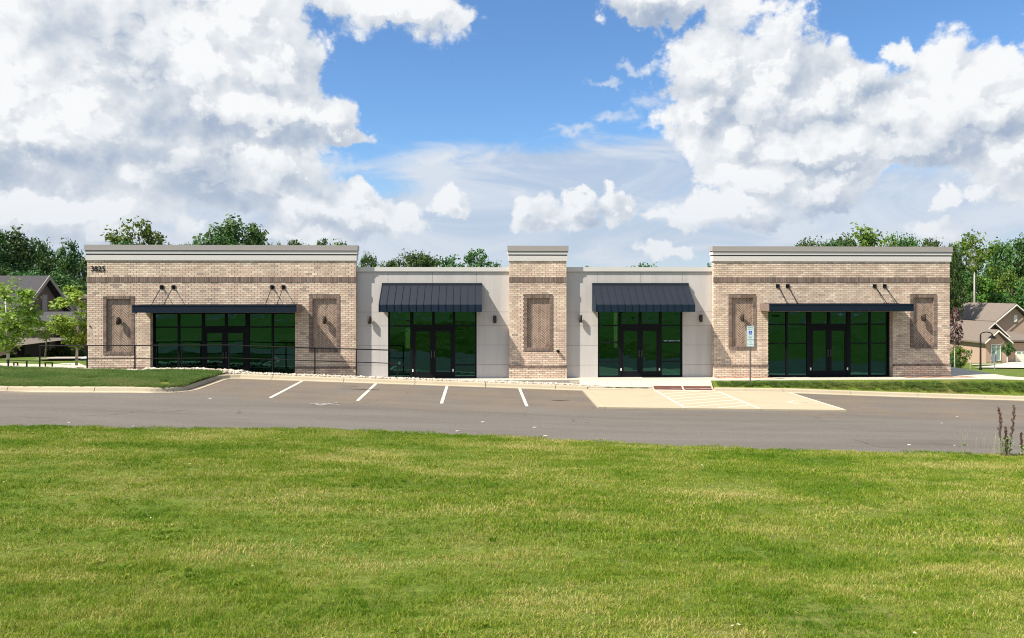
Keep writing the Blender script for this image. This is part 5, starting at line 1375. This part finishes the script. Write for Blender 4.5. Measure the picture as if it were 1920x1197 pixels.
# right: lamp post, stop sign (seen from behind), drive
Yl = 62.0
LP = empty('street_lamp', (PX(1838.5, Yl), Yl, 0), category='street lamp', label='black lamp post with hooded arm lamp in front of the brick house')
li = Matrix.Translation(LP.location).inverted(); xl = LP.location.x
def lo(mb, nm, m_): o = mb.obj(nm, m_, LP, True); o.matrix_parent_inverse = li
zt_, zl_ = PZ(1838, 628, Yl), PZ(1838, 699, Yl)
b = MB(); b.tube([(xl, Yl, zl_ - .2), (xl, Yl, zl_ + .4), (xl, Yl, zl_ + .45), (xl, Yl, zt_)], [.14, .12, .075, .06], 12); lo(b, 'pole', M['black'])
b = MB(); q_ = [(xl + 1.0 * (1 - math.cos(R(a))) * .5, Yl, zt_ + .22 * math.sin(R(a))) for a in range(0, 181, 20)]; b.tube(q_, .04, 8); lo(b, 'arm', M['black'])
b = MB(); b.tube([(xl + 1.0, Yl, zt_ + .02), (xl + 1.0, Yl, zt_ - .08), (xl + 1.0, Yl, zt_ - .22), (xl + 1.0, Yl, zt_ - .30)], [.06, .10, .26, .30], 16); lo(b, 'lamp_shade', M['black'])
b = MB(); b.tube([(xl + 1.0, Yl, zt_ - .302), (xl + 1.0, Yl, zt_ - .36)], [.13, .08], 12); lo(b, 'bulb_glass', M['util_white'])
Ys = 70.0; xs2 = PX(1864.5, Ys); zs2 = PZ(1864.5, 671.5, Ys)
ST = empty('stop_sign', (xs2, Ys, 0), category='sign', label='grey back of an octagonal road sign before the brick house window')
si = Matrix.Translation(ST.location).inverted()
b = MB(); rr = .40; pts8 = [(xs2 + rr*math.cos(R(22.5 + 45*i)), zs2 + rr*math.sin(R(22.5 + 45*i))) for i in range(8)]
b.v += [(x_, Ys - .0, z_) for x_, z_ in pts8] + [(x_, Ys + .01, z_) for x_, z_ in pts8]; b.f += [tuple(range(8)), tuple(reversed(range(8, 16)))] + [(i, 8+i, 8+(i+1) % 8, (i+1) % 8) for i in range(8)]; b.r += [0]*10; b.mi += [0]*10
o = b.obj('sign_plate', M['sign_back'], ST); o.matrix_parent_inverse = si
b = MB(); b.box(xs2 - .035, xs2 + .035, Ys - .05, Ys - .004, PZ(1864, 702, Ys) - .3, zs2 + .3); o = b.obj('post', M['sign_back'], ST); o.matrix_parent_inverse = si
def onback(px, py):
    Y = 60
    for _ in range(60):
        x = PX(px, Y); dep = (H - backz(x, Y)) * F / (py - 542); Y += ((dep - x * sT) / cT - Y) * .3
    return PX(px, Y), Y
# driveway and path in front of House A, as strips draped on the ground
def drape(name, quad, m_, h=.06, n_=12, kind='structure'):
    (ax, ay), (bx, by), (cx, cy), (dx_, dy_) = quad; b = MB()
    for j in range(n_ + 1):
        for i in range(n_ + 1):
            u, v_ = i/n_, j/n_; x = (ax*(1-u)+bx*u)*(1-v_) + (dx_*(1-u)+cx*u)*v_; y = (ay*(1-u)+by*u)*(1-v_) + (dy_*(1-u)+cy*u)*v_; b.v.append((x, y, backz(x, y) + h))
    for j in range(n_):
        for i in range(n_): a = j*(n_+1)+i; b.f.append((a, a+1, a+n_+2, a+n_+1)); b.r.append(0); b.mi.append(0)
    return b.obj(name, m_, smooth=True, kind=kind)
drape('house_driveway', [(PX(1826, 74), 74), (PX(1965, 74), 74), (PX(1970, 106.5), 106.5), (PX(1893, 106.5), 106.5)], M['drive'], .12)
drape('house_path', [(PX(1822, 92), 92), (PX(1892, 94), 94), (PX(1892, 97), 97), (PX(1822, 96), 96)], M['drive'], .13)

# ------------------------------------------------------------------ weeds at the road edge
def dock(px, ytop, Y, label, seed, sc=1):
    rng = random.Random(seed); x = PX(px, Y); Y = min(Y, YE(x) - .1); z0_ = lawnz(x, Y); top = PZ(px, ytop, Y)
    c = empty('dock_plant', (x, Y, z0_), category='weed', label=label); h_ = top - z0_; lean = rng.uniform(-.08, .16)
    s = MB(); s.tube([(0, 0, 0), (lean*.4, 0, h_*.5), (lean, 0, h_)], [.008, .006, .003], 6); s.obj('stem', M['dock'], c)
    d = MB()
    for k in range(9):
        zz = h_ * (.38 + .07 * k); side_ = rng.choice((-1, 1)); ln = h_ * rng.uniform(.08, .2) * (1 - k * .06); bx = lean * zz / h_
        n2 = 16
        for i in range(n2):
            t = i / n2; px_ = bx + side_ * ln * .32 * t; pz_ = zz + ln * t
            for _ in range(3):
                q = Vector((px_ + rng.gauss(0, .012), rng.gauss(0, .012), pz_ + rng.gauss(0, .01))); r = rng.uniform(.006, .012)
                d.quad(tuple(q + Vector((-r, 0, -r))), tuple(q + Vector((r, rng.uniform(-r, r), -r*.4))), tuple(q + Vector((r*.6, 0, r))), tuple(q + Vector((-r*.8, rng.uniform(-r, r), r*.8))))
    for i in range(60):
        zz = h_ * (.45 + .55 * i / 60); q = Vector((lean * zz / h_ + rng.gauss(0, .012), rng.gauss(0, .012), zz)); r = .012
        d.quad(tuple(q + Vector((-r, 0, -r))), tuple(q + Vector((r, r*.5, -r*.4))), tuple(q + Vector((r*.6, 0, r))), tuple(q + Vector((-r*.8, -r*.5, r*.8))))
    d.obj('seed_head', M['dock'], c)
    l = MB()
    for i in range(12):
        a = rng.uniform(0, 6.28); L_ = rng.uniform(.12, .26); z1 = rng.uniform(.02, h_*.35); dx_, dy_ = math.cos(a), math.sin(a); w2 = .022
        p0 = Vector((0, 0, z1)); p1 = Vector((dx_*L_*.5, dy_*L_*.5, z1 + L_*.5)); p2 = Vector((dx_*L_, dy_*L_, z1 + L_*.35)); n2 = Vector((-dy_, dx_, 0)) * w2
        l.quad(tuple(p0), tuple(p1 - n2), tuple(p2), tuple(p1 + n2))
    l.obj('leaves', M['weed'], c)
dock(1877, 766, 20.4, 'brown seeded dock stalk, left of the tall pair at the road edge', 1)
dock(1893, 763, 20.38, 'tallest brown seeded dock stalk at the road edge on the right', 2)
dock(1886, 800, 20.42, 'short brown dock stalk between the two tall ones', 3)
dock(1916, 812, 20.35, 'brown dock stalk at the very right edge of the picture', 4)
b = MB(); rng = random.Random(9)
for i in range(46):
    px = rng.uniform(1806, 1905); Y = rng.uniform(20.1, 20.5); x = PX(px, Y); z0_ = lawnz(x, Y); hh_ = rng.uniform(.25, .8); l_ = rng.uniform(-.28, .06)
    b.tube([(x, Y, z0_), (x + l_*.4, Y, z0_ + hh_*.6), (x + l_, Y, z0_ + hh_)], [.0022, .002, .0015], 4)
    b.tube([(x + l_*.8, Y, z0_ + hh_*.85), (x + l_*1.1, Y, z0_ + hh_*1.05)], [.006, .002], 4)
b.obj('dry_grass_stalks', M['drygrass'], kind='stuff', label='thin pale dry grass stalks at the road edge')
for px, yt, lb in ((1808.5, 832, 'small bright green weed standing alone at the lawn edge'), (1888, 825, 'leafy green weed clump at the foot of the brown stalks')):
    x = PX(px, 20.4); z0_ = lawnz(x, 20.4); h_ = PZ(px, yt, 20.4) - z0_
    c = empty('weed', (x, 20.4, z0_), category='weed', label=lb); s = MB(); s.tube([(0, 0, 0), (.01, 0, h_)], [.006, .003], 5); s.obj('stem', M['weed'], c); l = MB(); rng = random.Random(int(px))
    for i in range(26 if px < 1850 else 60):
        zz = rng.uniform(.1, 1) * h_; a = rng.uniform(0, 6.28); L_ = rng.uniform(.04, .10) * (1 if px < 1850 else 1.8); dx_, dy_ = math.cos(a), math.sin(a); n2 = Vector((-dy_, dx_, 0)) * L_ * .2; p0 = Vector((0, 0, zz)); p1 = Vector((dx_*L_*.5, dy_*L_*.5, zz + L_*.6)); p2 = Vector((dx_*L_, dy_*L_, zz + L_*.7))
        l.quad(tuple(p0), tuple(p1 - n2), tuple(p2), tuple(p1 + n2))
    l.obj('leaves', M['weed'], c)
